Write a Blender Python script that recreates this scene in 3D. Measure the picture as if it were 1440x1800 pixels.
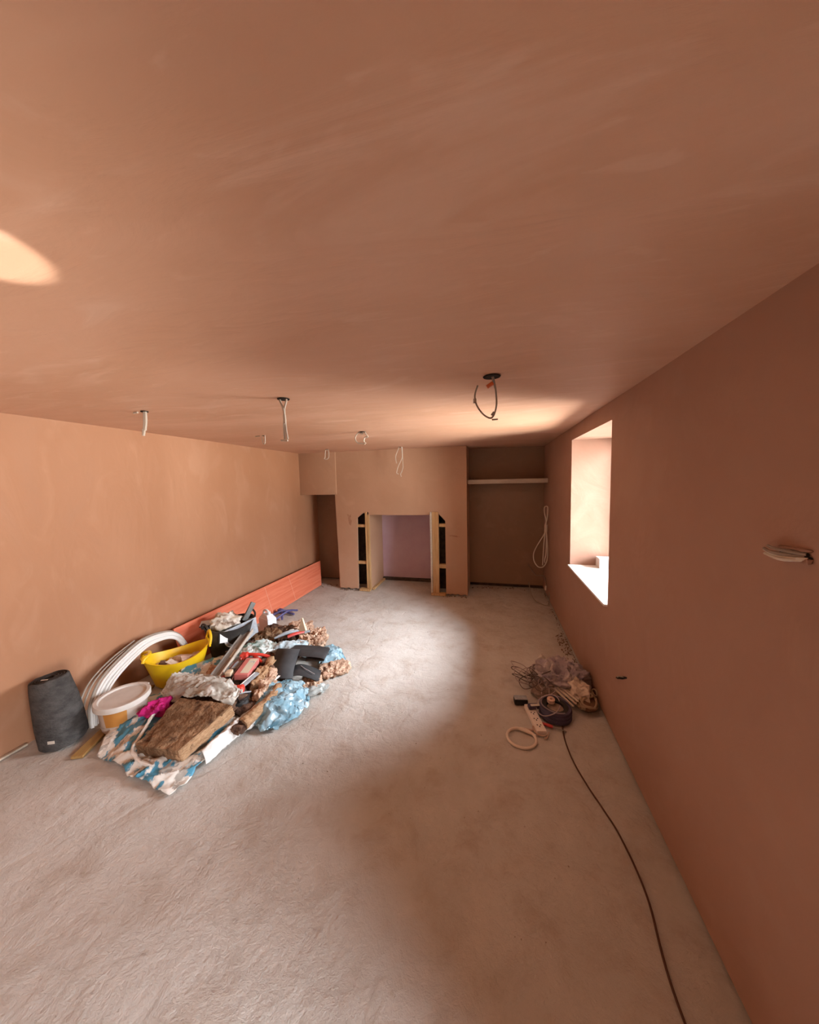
import bpy, bmesh, math, random
from mathutils import Vector, Matrix, Euler, noise
random.seed(7)
S = bpy.context.scene
for o in list(bpy.data.objects): bpy.data.objects.remove(o)
C = S.collection
PI = math.pi

# ------------------------------------------------------------ camera
F_PX, PITCH, ROLL, EYE, YAW = 575.74, -0.0779, -0.0226, 1.7724, 0.248
cyw, syw, cp, sp = math.cos(YAW), math.sin(YAW), math.cos(PITCH), math.sin(PITCH)
fw = Vector((-syw*cp, cyw*cp, sp)); rt = Vector((cyw, syw, 0)); up = rt.cross(fw)
cr, sr = math.cos(ROLL), math.sin(ROLL)
r2 = rt*cr + up*sr; u2 = -rt*sr + up*cr
cd = bpy.data.cameras.new('camera'); cam = bpy.data.objects.new('camera', cd); C.objects.link(cam)
M = Matrix((( r2.x, u2.x, -fw.x, 0), (r2.y, u2.y, -fw.y, 0), (r2.z, u2.z, -fw.z, EYE), (0, 0, 0, 1)))
cam.matrix_world = M
cd.sensor_fit = 'HORIZONTAL'; cd.sensor_width = 36; cd.lens = F_PX*36/1440
cd.shift_y = -7/1440; cd.clip_start = 0.02
S.camera = cam

# ------------------------------------------------------------ world, lights, exposure
S.view_settings.view_transform = 'Standard'; S.view_settings.look = 'None'
S.view_settings.gamma = 1; S.view_settings.use_curve_mapping = False
S.view_settings.exposure = -0.30
W = bpy.data.worlds.new('overcast_sky'); S.world = W; W.use_nodes = True
wn = W.node_tree.nodes; wl = W.node_tree.links; bg = wn['Background']
wt = wn.new('ShaderNodeTexCoord'); wx = wn.new('ShaderNodeSeparateXYZ'); wl.new(wt.outputs['Generated'], wx.inputs[0])
SKY, GROUND, LOWSKY = 140.0, 60.0, 27.0
wr = wn.new('ShaderNodeValToRGB'); wr.color_ramp.elements[0].position = 0.49; wr.color_ramp.elements[0].color = (GROUND/SKY, GROUND/SKY*.96, GROUND/SKY*.90, 1)
wr.color_ramp.elements[1].position = 0.84; wr.color_ramp.elements[1].color = (.93, .98, 1.06, 1)
e_ = wr.color_ramp.elements.new(0.52); e_.color = (LOWSKY/SKY, LOWSKY/SKY, LOWSKY/SKY*1.02, 1)
wm = wn.new('ShaderNodeMapRange'); wm.inputs['From Min'].default_value = -1; wl.new(wx.outputs[2], wm.inputs['Value'])
wl.new(wm.outputs[0], wr.inputs[0]); wl.new(wr.outputs[0], bg.inputs[0]); bg.inputs[1].default_value = SKY
H = 2.3
def portal(name, loc, sy, sz):
    d = bpy.data.lights.new(name, 'AREA'); d.shape = 'RECTANGLE'; d.size = sz; d.size_y = sy; d.cycles.is_portal = True
    o = bpy.data.objects.new(name, d); C.objects.link(o); o.location = loc; o.rotation_euler = (0, PI/2, 0)
# sky light enters by the two window openings of the right-hand wall
portal('window_portal', (1.37, 3.145, 1.51), 1.17, 1.32)
portal('near_window_portal', (1.37, -.45, .76), 1.5, 1.08)
sd = bpy.data.lights.new('sun', 'SUN'); sd.energy = 4.0; sd.angle = math.radians(1.5); sd.color = (1, 0.95, 0.86)
sun = bpy.data.objects.new('sun', sd); C.objects.link(sun); sun.location = (4, 2, 8)
sun.rotation_euler = Vector((-0.34, 0.22, -1.0)).to_track_quat('-Z', 'Y').to_euler()

# ------------------------------------------------------------ materials
def mat(name, base, rough=0.7, spec=0.3, metal=0.0, c2=None, nscale=4, ndetail=5, lo=0.35, hi=0.65, bump=0.0, bscale=60,
        trans=0.0, alpha=1.0, stretch=(1, 1, 1), coat=0.0, c3=None, n3=20, lo3=.5, hi3=.6, bdist=0.01, sheen=0):
    m = bpy.data.materials.new(name); m.use_nodes = True
    nt = m.node_tree; N = nt.nodes; L = nt.links; b = N['Principled BSDF']
    b.inputs['Roughness'].default_value = rough; b.inputs['Specular IOR Level'].default_value = spec
    b.inputs['Metallic'].default_value = metal; b.inputs['Transmission Weight'].default_value = trans
    b.inputs['Alpha'].default_value = alpha; b.inputs['Coat Weight'].default_value = coat
    tc = N.new('ShaderNodeTexCoord'); mp = N.new('ShaderNodeMapping'); mp.inputs['Scale'].default_value = stretch
    L.new(tc.outputs['Object'], mp.inputs['Vector'])
    col = None
    def ramp(a, c, scale, lo_, hi_, src=None):
        n = N.new('ShaderNodeTexNoise'); n.inputs['Scale'].default_value = scale; n.inputs['Detail'].default_value = ndetail
        n.inputs['Roughness'].default_value = 0.6
        L.new(mp.outputs[0], n.inputs['Vector'])
        mr = N.new('ShaderNodeMapRange'); mr.inputs['From Min'].default_value = lo_; mr.inputs['From Max'].default_value = hi_
        L.new(n.outputs[0], mr.inputs['Value'])
        mx = N.new('ShaderNodeMix'); mx.data_type = 'RGBA'; L.new(mr.outputs[0], mx.inputs[0])
        if src is None: mx.inputs[6].default_value = (*a, 1)
        else: L.new(src, mx.inputs[6])
        mx.inputs[7].default_value = (*c, 1)
        return mx.outputs[2]
    if c2 is not None:
        col = ramp(base, c2, nscale, lo, hi)
        if c3 is not None: col = ramp(base, c3, n3, lo3, hi3, col)
        L.new(col, b.inputs['Base Color'])
    else: b.inputs['Base Color'].default_value = (*base, 1)
    if bump:
        n = N.new('ShaderNodeTexNoise'); n.inputs['Scale'].default_value = bscale; n.inputs['Detail'].default_value = 6
        L.new(mp.outputs[0], n.inputs['Vector'])
        bp = N.new('ShaderNodeBump'); bp.inputs['Strength'].default_value = bump; bp.inputs['Distance'].default_value = bdist
        L.new(n.outputs[0], bp.inputs['Height']); L.new(bp.outputs[0], b.inputs['Normal'])
    return m

def plaster(name, a, b_, c, stretch, rough=0.55, k1=.35, k2=.22):
    """skimmed gypsum plaster: large drying clouds, trowel sweeps, fine grain"""
    m = bpy.data.materials.new(name); m.use_nodes = True
    nt = m.node_tree; N = nt.nodes; L = nt.links; b = N['Principled BSDF']
    b.inputs['Specular IOR Level'].default_value = 0.35
    tc = N.new('ShaderNodeTexCoord'); mp = N.new('ShaderNodeMapping'); mp.inputs['Scale'].default_value = stretch
    L.new(tc.outputs['Object'], mp.inputs['Vector'])
    def noi(scale, det, dist=0, v=mp.outputs[0]):
        n = N.new('ShaderNodeTexNoise'); n.inputs['Scale'].default_value = scale; n.inputs['Detail'].default_value = det
        n.inputs['Distortion'].default_value = dist; L.new(v, n.inputs['Vector']); return n.outputs[0]
    def rng(v, lo, hi):
        r = N.new('ShaderNodeMapRange'); r.inputs['From Min'].default_value = lo; r.inputs['From Max'].default_value = hi
        r.interpolation_type = 'SMOOTHSTEP'; L.new(v, r.inputs['Value']); return r.outputs[0]
    def mix(f, x, y):
        k = N.new('ShaderNodeMix'); k.data_type = 'RGBA'; L.new(f, k.inputs[0])
        for s, q in ((6, x), (7, y)):
            if isinstance(q, tuple): k.inputs[s].default_value = (*q, 1)
            else: L.new(q, k.inputs[s])
        return k.outputs[2]
    n1 = noi(0.7, 4, 0.6); n2 = noi(2.6, 8, 1.2); n3 = noi(9, 9, 0.5)
    col = mix(rng(n1, .35, .68), a, b_)
    k = N.new('ShaderNodeMath'); k.operation = 'MULTIPLY'; L.new(rng(n2, .52, .74), k.inputs[0]); k.inputs[1].default_value = k1
    col = mix(k.outputs[0], col, c)
    k = N.new('ShaderNodeMath'); k.operation = 'MULTIPLY'; L.new(rng(n3, .60, .78), k.inputs[0]); k.inputs[1].default_value = k2
    col = mix(k.outputs[0], col, c)
    L.new(col, b.inputs['Base Color'])
    r = N.new('ShaderNodeMapRange'); r.inputs['To Min'].default_value = rough-0.1; r.inputs['To Max'].default_value = rough+0.25
    L.new(n2, r.inputs['Value']); L.new(r.outputs[0], b.inputs['Roughness'])
    bp = N.new('ShaderNodeBump'); bp.inputs['Strength'].default_value = 0.35; bp.inputs['Distance'].default_value = 0.02
    ad = N.new('ShaderNodeMath'); ad.operation = 'MULTIPLY_ADD'; L.new(n3, ad.inputs[0]); ad.inputs[1].default_value = 0.25; L.new(n2, ad.inputs[2])
    L.new(ad.outputs[0], bp.inputs['Height']); L.new(bp.outputs[0], b.inputs['Normal'])
    return m

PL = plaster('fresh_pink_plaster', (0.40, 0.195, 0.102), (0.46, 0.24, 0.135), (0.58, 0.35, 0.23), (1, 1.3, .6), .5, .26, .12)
PLB = plaster('chimney_plaster', (0.42, 0.245, 0.148), (0.47, 0.285, 0.18), (0.56, 0.37, 0.25), (1, 1, 1), .6, .2, .12)
PLA = plaster('shaded_alcove_plaster', (0.26, 0.155, 0.095), (0.31, 0.19, 0.12), (0.40, 0.26, 0.18), (1, 1, 1), .6, .3, .2)  # shade of the alcoves put into a darker plaster colour
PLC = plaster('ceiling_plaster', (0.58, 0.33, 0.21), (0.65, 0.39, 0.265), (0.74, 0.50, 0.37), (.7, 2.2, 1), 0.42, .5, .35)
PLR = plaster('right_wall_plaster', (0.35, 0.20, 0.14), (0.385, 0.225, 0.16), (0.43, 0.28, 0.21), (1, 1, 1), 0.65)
MAUVE = mat('mauve_plasterboard', (0.50, 0.33, 0.38), .6, c2=(0.56, .40, .44), nscale=2)
DARK = mat('dark_damp_masonry', (0.05, 0.035, 0.028), .9, c2=(.1, .07, .05), nscale=14, bump=.6, bscale=30)
WOOD = mat('rough_sawn_timber', (0.56, 0.36, 0.17), .75, c2=(0.42, .24, .10), nscale=5, stretch=(6, 6, .6), bump=.2, bscale=20)
PALEW = mat('pale_batten', (0.56, .48, .38), .65, c2=(.46, .38, .29), nscale=4, stretch=(1, 6, 6))
WHITE = mat('white_upvc', (0.82, .82, .80), .4)
SILLM = mat('white_sill_board', (0.85, .85, .83), .45)
CABW = mat('white_cable', (0.62, .56, .47), .5)
CABG = mat('grey_cable', (0.30, .25, .20), .55)
CABC = mat('pale_cable', (0.52, .46, .38), .5)
COPP = mat('bare_copper', (0.65, .3, .15), .35, metal=.8)
REDCON = mat('orange_connector', (0.62, .13, .04), .45)
HOLE = mat('dark_hole', (0.02, .014, .01), .95)

def floor_mat():
    m = bpy.data.materials.new('dusty_concrete'); m.use_nodes = True
    nt = m.node_tree; N = nt.nodes; L = nt.links; b = N['Principled BSDF']
    b.inputs['Roughness'].default_value = 0.8; b.inputs['Specular IOR Level'].default_value = 0.25
    tc = N.new('ShaderNodeTexCoord'); v = tc.outputs['Object']
    def noi(scale, det, dist=0, rough=.6):
        n = N.new('ShaderNodeTexNoise'); n.inputs['Scale'].default_value = scale; n.inputs['Detail'].default_value = det
        n.inputs['Roughness'].default_value = rough
        n.inputs['Distortion'].default_value = dist; L.new(v, n.inputs['Vector']); return n.outputs[0]
    def rng(val, lo, hi, t1=1.0):
        r = N.new('ShaderNodeMapRange'); r.inputs['From Min'].default_value = lo; r.inputs['From Max'].default_value = hi
        r.inputs['To Max'].default_value = t1; L.new(val, r.inputs['Value']); return r.outputs[0]
    def mix(f, x, y):
        k = N.new('ShaderNodeMix'); k.data_type = 'RGBA'; L.new(f, k.inputs[0])
        for s, q in ((6, x), (7, y)):
            if isinstance(q, tuple): k.inputs[s].default_value = (*q, 1)
            else: L.new(q, k.inputs[s])
        return k.outputs[2]
    n1 = noi(0.9, 6, .5); n2 = noi(4.5, 9, .25, .66); n3 = noi(22, 8, .3, .7); n4 = noi(90, 3)
    col = mix(rng(n1, .38, .64), (0.50, .465, .415), (0.60, .575, .53))
    col = mix(rng(n2, .50, .72, .6), col, (0.38, .29, .215))       # plaster dust trodden in
    col = mix(rng(n2, .46, .25, .5), col, (0.68, .64, .58))        # chalky scuffs
    col = mix(rng(n3, .60, .80, .6), col, (0.70, .66, .60))
    col = mix(rng(n4, .70, .82, .7), col, (0.25, .19, .15))
    L.new(col, b.inputs['Base Color'])
    vo = N.new('ShaderNodeTexVoronoi'); vo.feature = 'DISTANCE_TO_EDGE'; vo.inputs['Scale'].default_value = 0.8
    nn = N.new('ShaderNodeTexNoise'); nn.inputs['Scale'].default_value = 3; L.new(v, nn.inputs['Vector'])
    mx = N.new('ShaderNodeMix'); mx.data_type = 'VECTOR'; mx.inputs[0].default_value = .25
    L.new(v, mx.inputs[4]); L.new(nn.outputs[1], mx.inputs[5]); L.new(mx.outputs[1], vo.inputs['Vector'])
    ck = rng(vo.outputs[0], 0.0, .012)
    a1 = N.new('ShaderNodeMath'); a1.operation = 'MULTIPLY_ADD'; L.new(n3, a1.inputs[0]); a1.inputs[1].default_value = .35; L.new(n2, a1.inputs[2])
    a2 = N.new('ShaderNodeMath'); a2.operation = 'MULTIPLY_ADD'; L.new(ck, a2.inputs[0]); a2.inputs[1].default_value = .10; L.new(a1.outputs[0], a2.inputs[2])
    bp = N.new('ShaderNodeBump'); bp.inputs['Strength'].default_value = 0.8; bp.inputs['Distance'].default_value = 0.03
    L.new(a2.outputs[0], bp.inputs['Height']); L.new(bp.outputs[0], b.inputs['Normal'])
    return m
FLOOR = floor_mat()

def glass_mat():
    m = bpy.data.materials.new('window_glass'); m.use_nodes = True
    nt = m.node_tree; N = nt.nodes; L = nt.links; N.remove(N['Principled BSDF'])
    t = N.new('ShaderNodeBsdfTransparent'); g = N.new('ShaderNodeBsdfGlossy'); g.inputs['Roughness'].default_value = .02
    f = N.new('ShaderNodeFresnel'); f.inputs['IOR'].default_value = 1.45; x = N.new('ShaderNodeMixShader')
    L.new(f.outputs[0], x.inputs[0]); L.new(t.outputs[0], x.inputs[1]); L.new(g.outputs[0], x.inputs[2])
    L.new(x.outputs[0], N['Material Output'].inputs[0]); return m
GLASS = glass_mat()

# ------------------------------------------------------------ mesh helpers
def finish(name, bm, m, parent=None, smooth=True, kind=None):
    bmesh.ops.recalc_face_normals(bm, faces=bm.faces[:])
    me = bpy.data.meshes.new(name); bm.to_mesh(me); bm.free()
    o = bpy.data.objects.new(name, me); C.objects.link(o)
    for mm in (m if isinstance(m, (list, tuple)) else [m]): me.materials.append(mm)
    if smooth:
        for p in me.polygons: p.use_smooth = True
        try: me.set_sharp_from_angle(angle=math.radians(40))
        except Exception: pass
    if parent is not None: o.parent = parent
    if kind: o['kind'] = kind
    return o
def tag(o, label, cat, group=None):
    o['label'] = label; o['category'] = cat
    if group: o['group'] = group
    return o
def thing(name, label, cat, loc=(0, 0, 0), rot=(0, 0, 0), group=None):
    o = bpy.data.objects.new(name, None); C.objects.link(o); o.location = loc; o.rotation_euler = rot
    o.empty_display_size = .1
    return tag(o, label, cat, group)
def hide(o, label):
    o['label'] = label; return o
def T(loc=(0, 0, 0), rot=(0, 0, 0), sc=(1, 1, 1)):
    return Matrix.Translation(loc) @ Euler(rot).to_matrix().to_4x4() @ Matrix.Diagonal((*sc, 1))
def box(bm, lo, hi, bev=0.0, mx=None, mi=0):
    r = bmesh.ops.create_cube(bm, size=1)
    vs = r['verts']; c = [(a+b)/2 for a, b in zip(lo, hi)]; s = [b-a for a, b in zip(lo, hi)]
    for v in vs: v.co = Vector((v.co.x*s[0]+c[0], v.co.y*s[1]+c[1], v.co.z*s[2]+c[2]))
    if mx is not None:
        for v in vs: v.co = mx @ v.co
    if bev:
        es = list(set(e for v in vs for e in v.link_edges))
        bmesh.ops.bevel(bm, geom=es, offset=bev, segments=2, affect='EDGES', profile=.6)
def cat_rom(pts, n):
    P = [Vector(p) for p in pts]
    if len(P) < 3: return [P[0].lerp(P[-1], i/n) for i in range(n+1)]
    P = [P[0]*2-P[1]] + P + [P[-1]*2-P[-2]]; out = []; k = len(P)-3
    for i in range(n+1):
        t = i/n*k; j = min(int(t), k-1); u = t-j
        a, b, c, d = P[j:j+4]
        out.append(.5*((2*b)+(c-a)*u+(2*a-5*b+4*c-d)*u*u+(3*b-a-3*c+d)*u**3))
    return out
def tube(bm, pts, r, n=24, seg=8, raw=False, taper=None):
    P = [Vector(p) for p in pts] if raw else cat_rom(pts, n)
    rings = []; prev = None
    for i, p in enumerate(P):
        t = (P[min(i+1, len(P)-1)]-P[max(i-1, 0)])
        if t.length < 1e-9: t = Vector((0, 0, 1))
        t.normalize()
        if prev is None:
            a = Vector((0, 0, 1)) if abs(t.z) < .9 else Vector((1, 0, 0)); nx = t.cross(a).normalized()
        else:
            nx = (prev-t*prev.dot(t));
            nx = nx.normalized() if nx.length > 1e-6 else t.orthogonal().normalized()
        prev = nx; ny = t.cross(nx)
        rr = r*(taper(i/(len(P)-1)) if taper else 1)
        rings.append([bm.verts.new(p+(nx*math.cos(a)+ny*math.sin(a))*rr) for a in [2*PI*k/seg for k in range(seg)]])
    for A, B in zip(rings, rings[1:]):
        for k in range(seg): bm.faces.new((A[k], A[(k+1) % seg], B[(k+1) % seg], B[k]))
    bm.faces.new(rings[0][::-1]); bm.faces.new(rings[-1])
def lathe(bm, prof, seg=40, mx=None, closed=False, fn=None):
    rings = []
    for (r, z) in prof:
        rings.append([bm.verts.new((r*math.cos(a), r*math.sin(a), z)) for a in [2*PI*k/seg for k in range(seg)]] if r > 1e-5 else [bm.verts.new((0, 0, z))])
    for A, B in zip(rings, rings[1:]):
        for k in range(seg):
            k2 = (k+1) % seg
            if len(A) == 1 and len(B) == 1: continue
            if len(A) == 1: bm.faces.new((A[0], B[k], B[k2]))
            elif len(B) == 1: bm.faces.new((A[k], A[k2], B[0]))
            else: bm.faces.new((A[k], A[k2], B[k2], B[k]))
    for R_ in rings:
        for v in R_:
            if fn: v.co = fn(v.co)
            if mx is not None: v.co = mx @ v.co
def fbm(p, oct=4):
    s = 0; a = 1
    for i in range(oct): s += a*noise.noise(p); p = p*2.03+Vector((3.1, 1.7, 5.3)); a *= .5
    return s
def crump(p, oct=3):
    s = 0; a = 1
    for i in range(oct):
        s += a*(1-2*abs(noise.noise(p)))**1 ; p = p*1.9+Vector((7.3, 2.1, 4.4)); a *= .55
    return s-.9
def lump(bm, loc, size, rot=(0, 0, 0), n=14, rnd=.5, amp=.15, freq=6, seed=0, crumple=False, flat=True):
    """a soft body between box (rnd 0) and ellipsoid (rnd 1), surface broken up by noise"""
    n = n+1; D = {}; vs = []
    def gv(x, y, z):
        k_ = (x, y, z)
        if k_ not in D: D[k_] = bm.verts.new((2*x/n-1, 2*y/n-1, 2*z/n-1)); vs.append(D[k_])
        return D[k_]
    for i in range(n):
        for j in range(n):
            for w in (0, n):
                bm.faces.new((gv(i, j, w), gv(i+1, j, w), gv(i+1, j+1, w), gv(i, j+1, w)))
                bm.faces.new((gv(i, w, j), gv(i+1, w, j), gv(i+1, w, j+1), gv(i, w, j+1)))
                bm.faces.new((gv(w, i, j), gv(w, i+1, j), gv(w, i+1, j+1), gv(w, i, j+1)))
    sz = Vector(size); mx = T(loc, rot); off = Vector((seed*3.7, seed*1.3, seed*9.1)); ms = max(size)
    for v in vs:
        c = v.co.copy(); s_ = c.normalized(); k = c.lerp(s_*1.15, rnd)
        p = Vector((k.x*sz.x/2, k.y*sz.y/2, k.z*sz.z/2))
        q_ = p*freq+off
        d = ((crump(q_, 4) if crumple else fbm(q_, 3)+.35*fbm(q_*3.1, 3))*amp*min(size))
        p += Vector((s_.x, s_.y, s_.z))*d
        v.co = mx @ p
    if flat:
        for v in vs: v.co.z = max(v.co.z, 0.003)
    return vs
def loft(name, rows, m, nu=60, nv=40, amp=.01, freq=12, thick=.0015, parent=None, seed=0, floor=True, fold=2.3):
    """crumpled sheet through rows of control points"""
    R_ = [cat_rom(r, nu) for r in rows]
    cols = [cat_rom([R_[j][i] for j in range(len(R_))], nv) for i in range(nu+1)]
    bm = bmesh.new(); off = Vector((seed*5.1, seed*2.3, seed*.7)); V = []
    for i in range(nu+1):
        col = []
        for j in range(nv+1):
            p = cols[i][j].copy(); q = Vector(((p.x+p.y*.6)*freq/fold, (p.y-p.x*.6)*freq, p.z*freq))+off
            d = crump(q, 4)*amp+crump(p*freq*3+off, 2)*amp*.22
            p += Vector((noise.noise(q*1.3)*amp*.9, noise.noise(q*1.3+Vector((9, 0, 0)))*amp*.9, d))
            if floor: p.z = max(p.z, .004+.002*(math.sin(i*1.7)+1))
            col.append(bm.verts.new(p))
        V.append(col)
    for i in range(nu):
        for j in range(nv): bm.faces.new((V[i][j], V[i+1][j], V[i+1][j+1], V[i][j+1]))
    o = finish(name, bm, m, parent)
    for p in o.data.polygons: p.use_smooth = True
    if thick:
        s = o.modifiers.new('solid', 'SOLIDIFY'); s.thickness = thick; s.offset = 1
    return o

# ============================================================ THE ROOM
XL, XR, YN = -3.19, 0.80, -1.7
# floor
bm = bmesh.new()
bmesh.ops.create_grid(bm, x_segments=90, y_segments=120, size=1)
for v in bm.verts:
    x = (v.co.x+1)/2; y = (v.co.y+1)/2
    v.co = Vector((XL-.2+x*(XR-XL+.4), YN-.2+y*(7.6+.2), 0)); v.co.z = -0.004+fbm(Vector((v.co.x*1.5, v.co.y*1.5, 0)))*.003
finish('floor', bm, FLOOR, kind='structure')
bm = bmesh.new()
bmesh.ops.create_grid(bm, x_segments=60, y_segments=90, size=1)
for v in bm.verts:
    x = (v.co.x+1)/2; y = (v.co.y+1)/2
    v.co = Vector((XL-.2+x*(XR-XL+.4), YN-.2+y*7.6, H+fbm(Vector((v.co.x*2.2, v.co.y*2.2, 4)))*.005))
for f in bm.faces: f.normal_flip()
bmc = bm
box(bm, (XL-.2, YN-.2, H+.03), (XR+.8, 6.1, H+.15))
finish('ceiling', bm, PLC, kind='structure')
# left wall, slightly uneven plaster skim
bm = bmesh.new(); NU, NV = 80, 24; V = []
for i in range(NU+1):
    V.append([])
    for j in range(NV+1):
        y = YN-.1+i/NU*(5.7-YN); z = -.02+j/NV*(H+.05)
        V[i].append(bm.verts.new((XL+.0036*y+fbm(Vector((0, y*1.2, z*1.2)))*.006, y, z)))
for i in range(NU):
    for j in range(NV): bm.faces.new((V[i][j], V[i+1][j], V[i+1][j+1], V[i][j+1]))
box(bm, (XL-.2, YN-.1, -.02), (XL-.03, 5.9, H+.03))
finish('wall_left', bm, PL, kind='structure')
# right wall, 0.55 thick, two window openings
W1 = (2.56, 3.73, 0.85, 2.17); W2 = (-1.20, 0.30, 0.22, 1.30); XO = 1.36
bm = bmesh.new()
ys = [YN-.1, W2[0], W2[1], W1[0], W1[1], 5.9]
for a, b in zip(ys, ys[1:]):
    if (a, b) in ((W1[0], W1[1]), (W2[0], W2[1])):
        w_ = W1 if a == W1[0] else W2
        box(bm, (XR, a, 0.028), (XO, b, w_[2])); box(bm, (XR, a, w_[3]), (XO, b, H+.02))
    else: box(bm, (XR, a, 0.028), (XO, b, H+.02))
bmesh.ops.remove_doubles(bm, verts=bm.verts, dist=.0001)
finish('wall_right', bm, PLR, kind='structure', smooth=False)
bm = bmesh.new(); box(bm, (XR+.035, YN, -.05), (XO, 5.9, .027)); finish('trim_1', bm, DARK, kind='structure', smooth=False)
# near wall behind the viewer
bm = bmesh.new(); box(bm, (XL-.2, YN-.15, 0), (XO, YN, H)); finish('wall_near', bm, PL, kind='structure', smooth=False)
# far wall (back of the alcoves) with a gap of dark masonry at its foot
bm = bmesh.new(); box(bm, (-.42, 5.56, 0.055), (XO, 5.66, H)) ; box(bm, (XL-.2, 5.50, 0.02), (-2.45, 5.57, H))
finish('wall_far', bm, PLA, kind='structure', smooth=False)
bm = bmesh.new(); box(bm, (XL-.2, 5.60, 0), (XO, 5.72, .054)); box(bm, (XL-.2, 5.74, -.1), (XO, 5.9, H+.05)); finish('trim_2', bm, DARK, kind='structure', smooth=False)
# bulkhead over left alcove
bm = bmesh.new(); box(bm, (XL-.05, 4.96, 1.60), (-2.50, 5.55, H+.01), .006); finish('wall_bulkhead', bm, PLB, kind='structure')

# chimney breast: front skin with a stepped fireplace opening and a ragged foot
def rag(x0, x1, n, base=.012, a=.018):
    return [(x0+(x1-x0)*i/n, base+abs(noise.noise(Vector((i*1.37, x0, 2))))*a*2) for i in range(n+1)]
def prism(bm, poly, y0, y1):
    A = [bm.verts.new((x, y0, z)) for x, z in poly]; B = [bm.verts.new((x, y1, z)) for x, z in poly]
    bm.faces.new(A); bm.faces.new(B[::-1]); n = len(poly)
    for i in range(n): bm.faces.new((A[i], B[i], B[(i+1) % n], A[(i+1) % n]))
bm = bmesh.new()
zo = 1.29
prism(bm, [(-2.555, H)] + [(-2.50, .015)] + rag(-2.49, -2.19, 12)[1:] + [(-2.18, .015), (-2.16, 1.21), (-2.05, 1.29), (-1.99, 1.29), (-1.99, H)], 4.985, 5.03)
prism(bm, [(-1.99, H), (-1.99, 1.27), (-1.96, 1.262), (-1.5, 1.258), (-.95, 1.262), (-.90, 1.27), (-.90, H)], 4.985, 5.03)
prism(bm, [(-.90, H), (-.90, 1.29), (-.81, 1.29), (-.70, 1.17), (-.70, .015)] + rag(-.69, -.38, 12)[1:] + [(-.37, .015), (-.372, H)], 4.985, 5.03)
# sides and core
box(bm, (-.42, 5.03, .015), (-.37, 5.6, H)); box(bm, (-2.54, 5.03, .015), (-2.49, 5.6, H))
box(bm, (-1.99, 5.03, 1.262), (-.88, 5.72, 1.30))
finish('wall_chimney', bm, PLB, kind='structure', smooth=False)
bm = bmesh.new()
box(bm, (-2.44, 5.30, 0), (-2.03, 5.34, 1.30)); box(bm, (-.85, 5.30, 0), (-.43, 5.34, 1.30)); box(bm, (-2.49, 5.04, 1.305), (-.42, 5.5, 1.34))
finish('trim_3', bm, DARK, kind='structure', smooth=False)
# lining boards of the fire recess
bm = bmesh.new(); prism(bm, [(-1.965, .03), (-1.965, 1.262), (-1.95, 1.262), (-1.95, .03)], 5.03, 5.66)
box(bm, (-.915, 5.03, .03), (-.90, 5.66, 1.262)); finish('wall_fireplace', bm, PLB, kind='structure', smooth=False)
bm = bmesh.new(); box(bm, (-1.98, 5.64, .05), (-.89, 5.665, 1.262)); finish('trim_4', bm, MAUVE, kind='structure', smooth=False)
bm = bmesh.new(); box(bm, (-1.99, 5.66, 0), (-.88, 5.70, .06)); finish('trim_5', bm, DARK, kind='structure', smooth=False)

# timber framing at each side of the opening
def timber(bm, lo, hi, rot=0): box(bm, lo, hi, .003)
t = thing('timber_studwork', 'raw timber stud with two noggings at left side of fireplace opening', 'studwork', (-2.0, 4.99, 0))
def lb(name, lo, hi, m=WOOD, par=None, bev=.003):
    bm = bmesh.new(); L = par.location; box(bm, [a-b for a, b in zip(lo, L)], [a-b for a, b in zip(hi, L)], bev)
    return finish(name, bm, m, par, smooth=False)
lb('stud', (-2.015, 4.975, .02), (-1.985, 5.06, 1.31), par=t)
lb('stud', (-1.98, 4.985, .03), (-1.952, 5.03, 1.31), par=t)
lb('nogging', (-2.17, 4.995, 1.055), (-2.016, 5.06, 1.10), par=t)
lb('nogging', (-2.17, 4.995, .44), (-2.016, 5.06, .485), par=t)
lb('sole_plate', (-2.13, 4.93, .0), (-1.95, 5.02, .035), par=t)
lb('floor_batten', (-1.947, 5.03, .0), (-1.905, 5.62, .032), par=t)
t = thing('timber_studwork', 'raw timber stud with two noggings at right side of fireplace opening', 'studwork', (-.8, 4.99, 0))
lb('stud', (-.905, 4.965, .035), (-.805, 5.03, 1.31), par=t)
lb('stud', (-.935, 4.955, .035), (-.907, 5.05, 1.31), par=t, m=PALEW)
lb('nogging', (-.804, 4.99, 1.075), (-.695, 5.06, 1.125), par=t)
lb('nogging', (-.804, 4.99, .425), (-.695, 5.06, .485), par=t)
lb('sole_plate', (-.93, 4.93, .0), (-.70, 5.02, .034), par=t)

# shelf in the right alcove
t = thing('alcove_shelf', 'long pale timber shelf spanning the dark right-hand alcove', 'shelf', (.2, 5.3, 1.72))
lb('shelf_board', (-.365, 5.18, 1.765), (.795, 5.55, 1.785), PALEW, t)
lb('front_batten', (-.365, 5.16, 1.725), (.795, 5.18, 1.79), PALEW, t)

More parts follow.
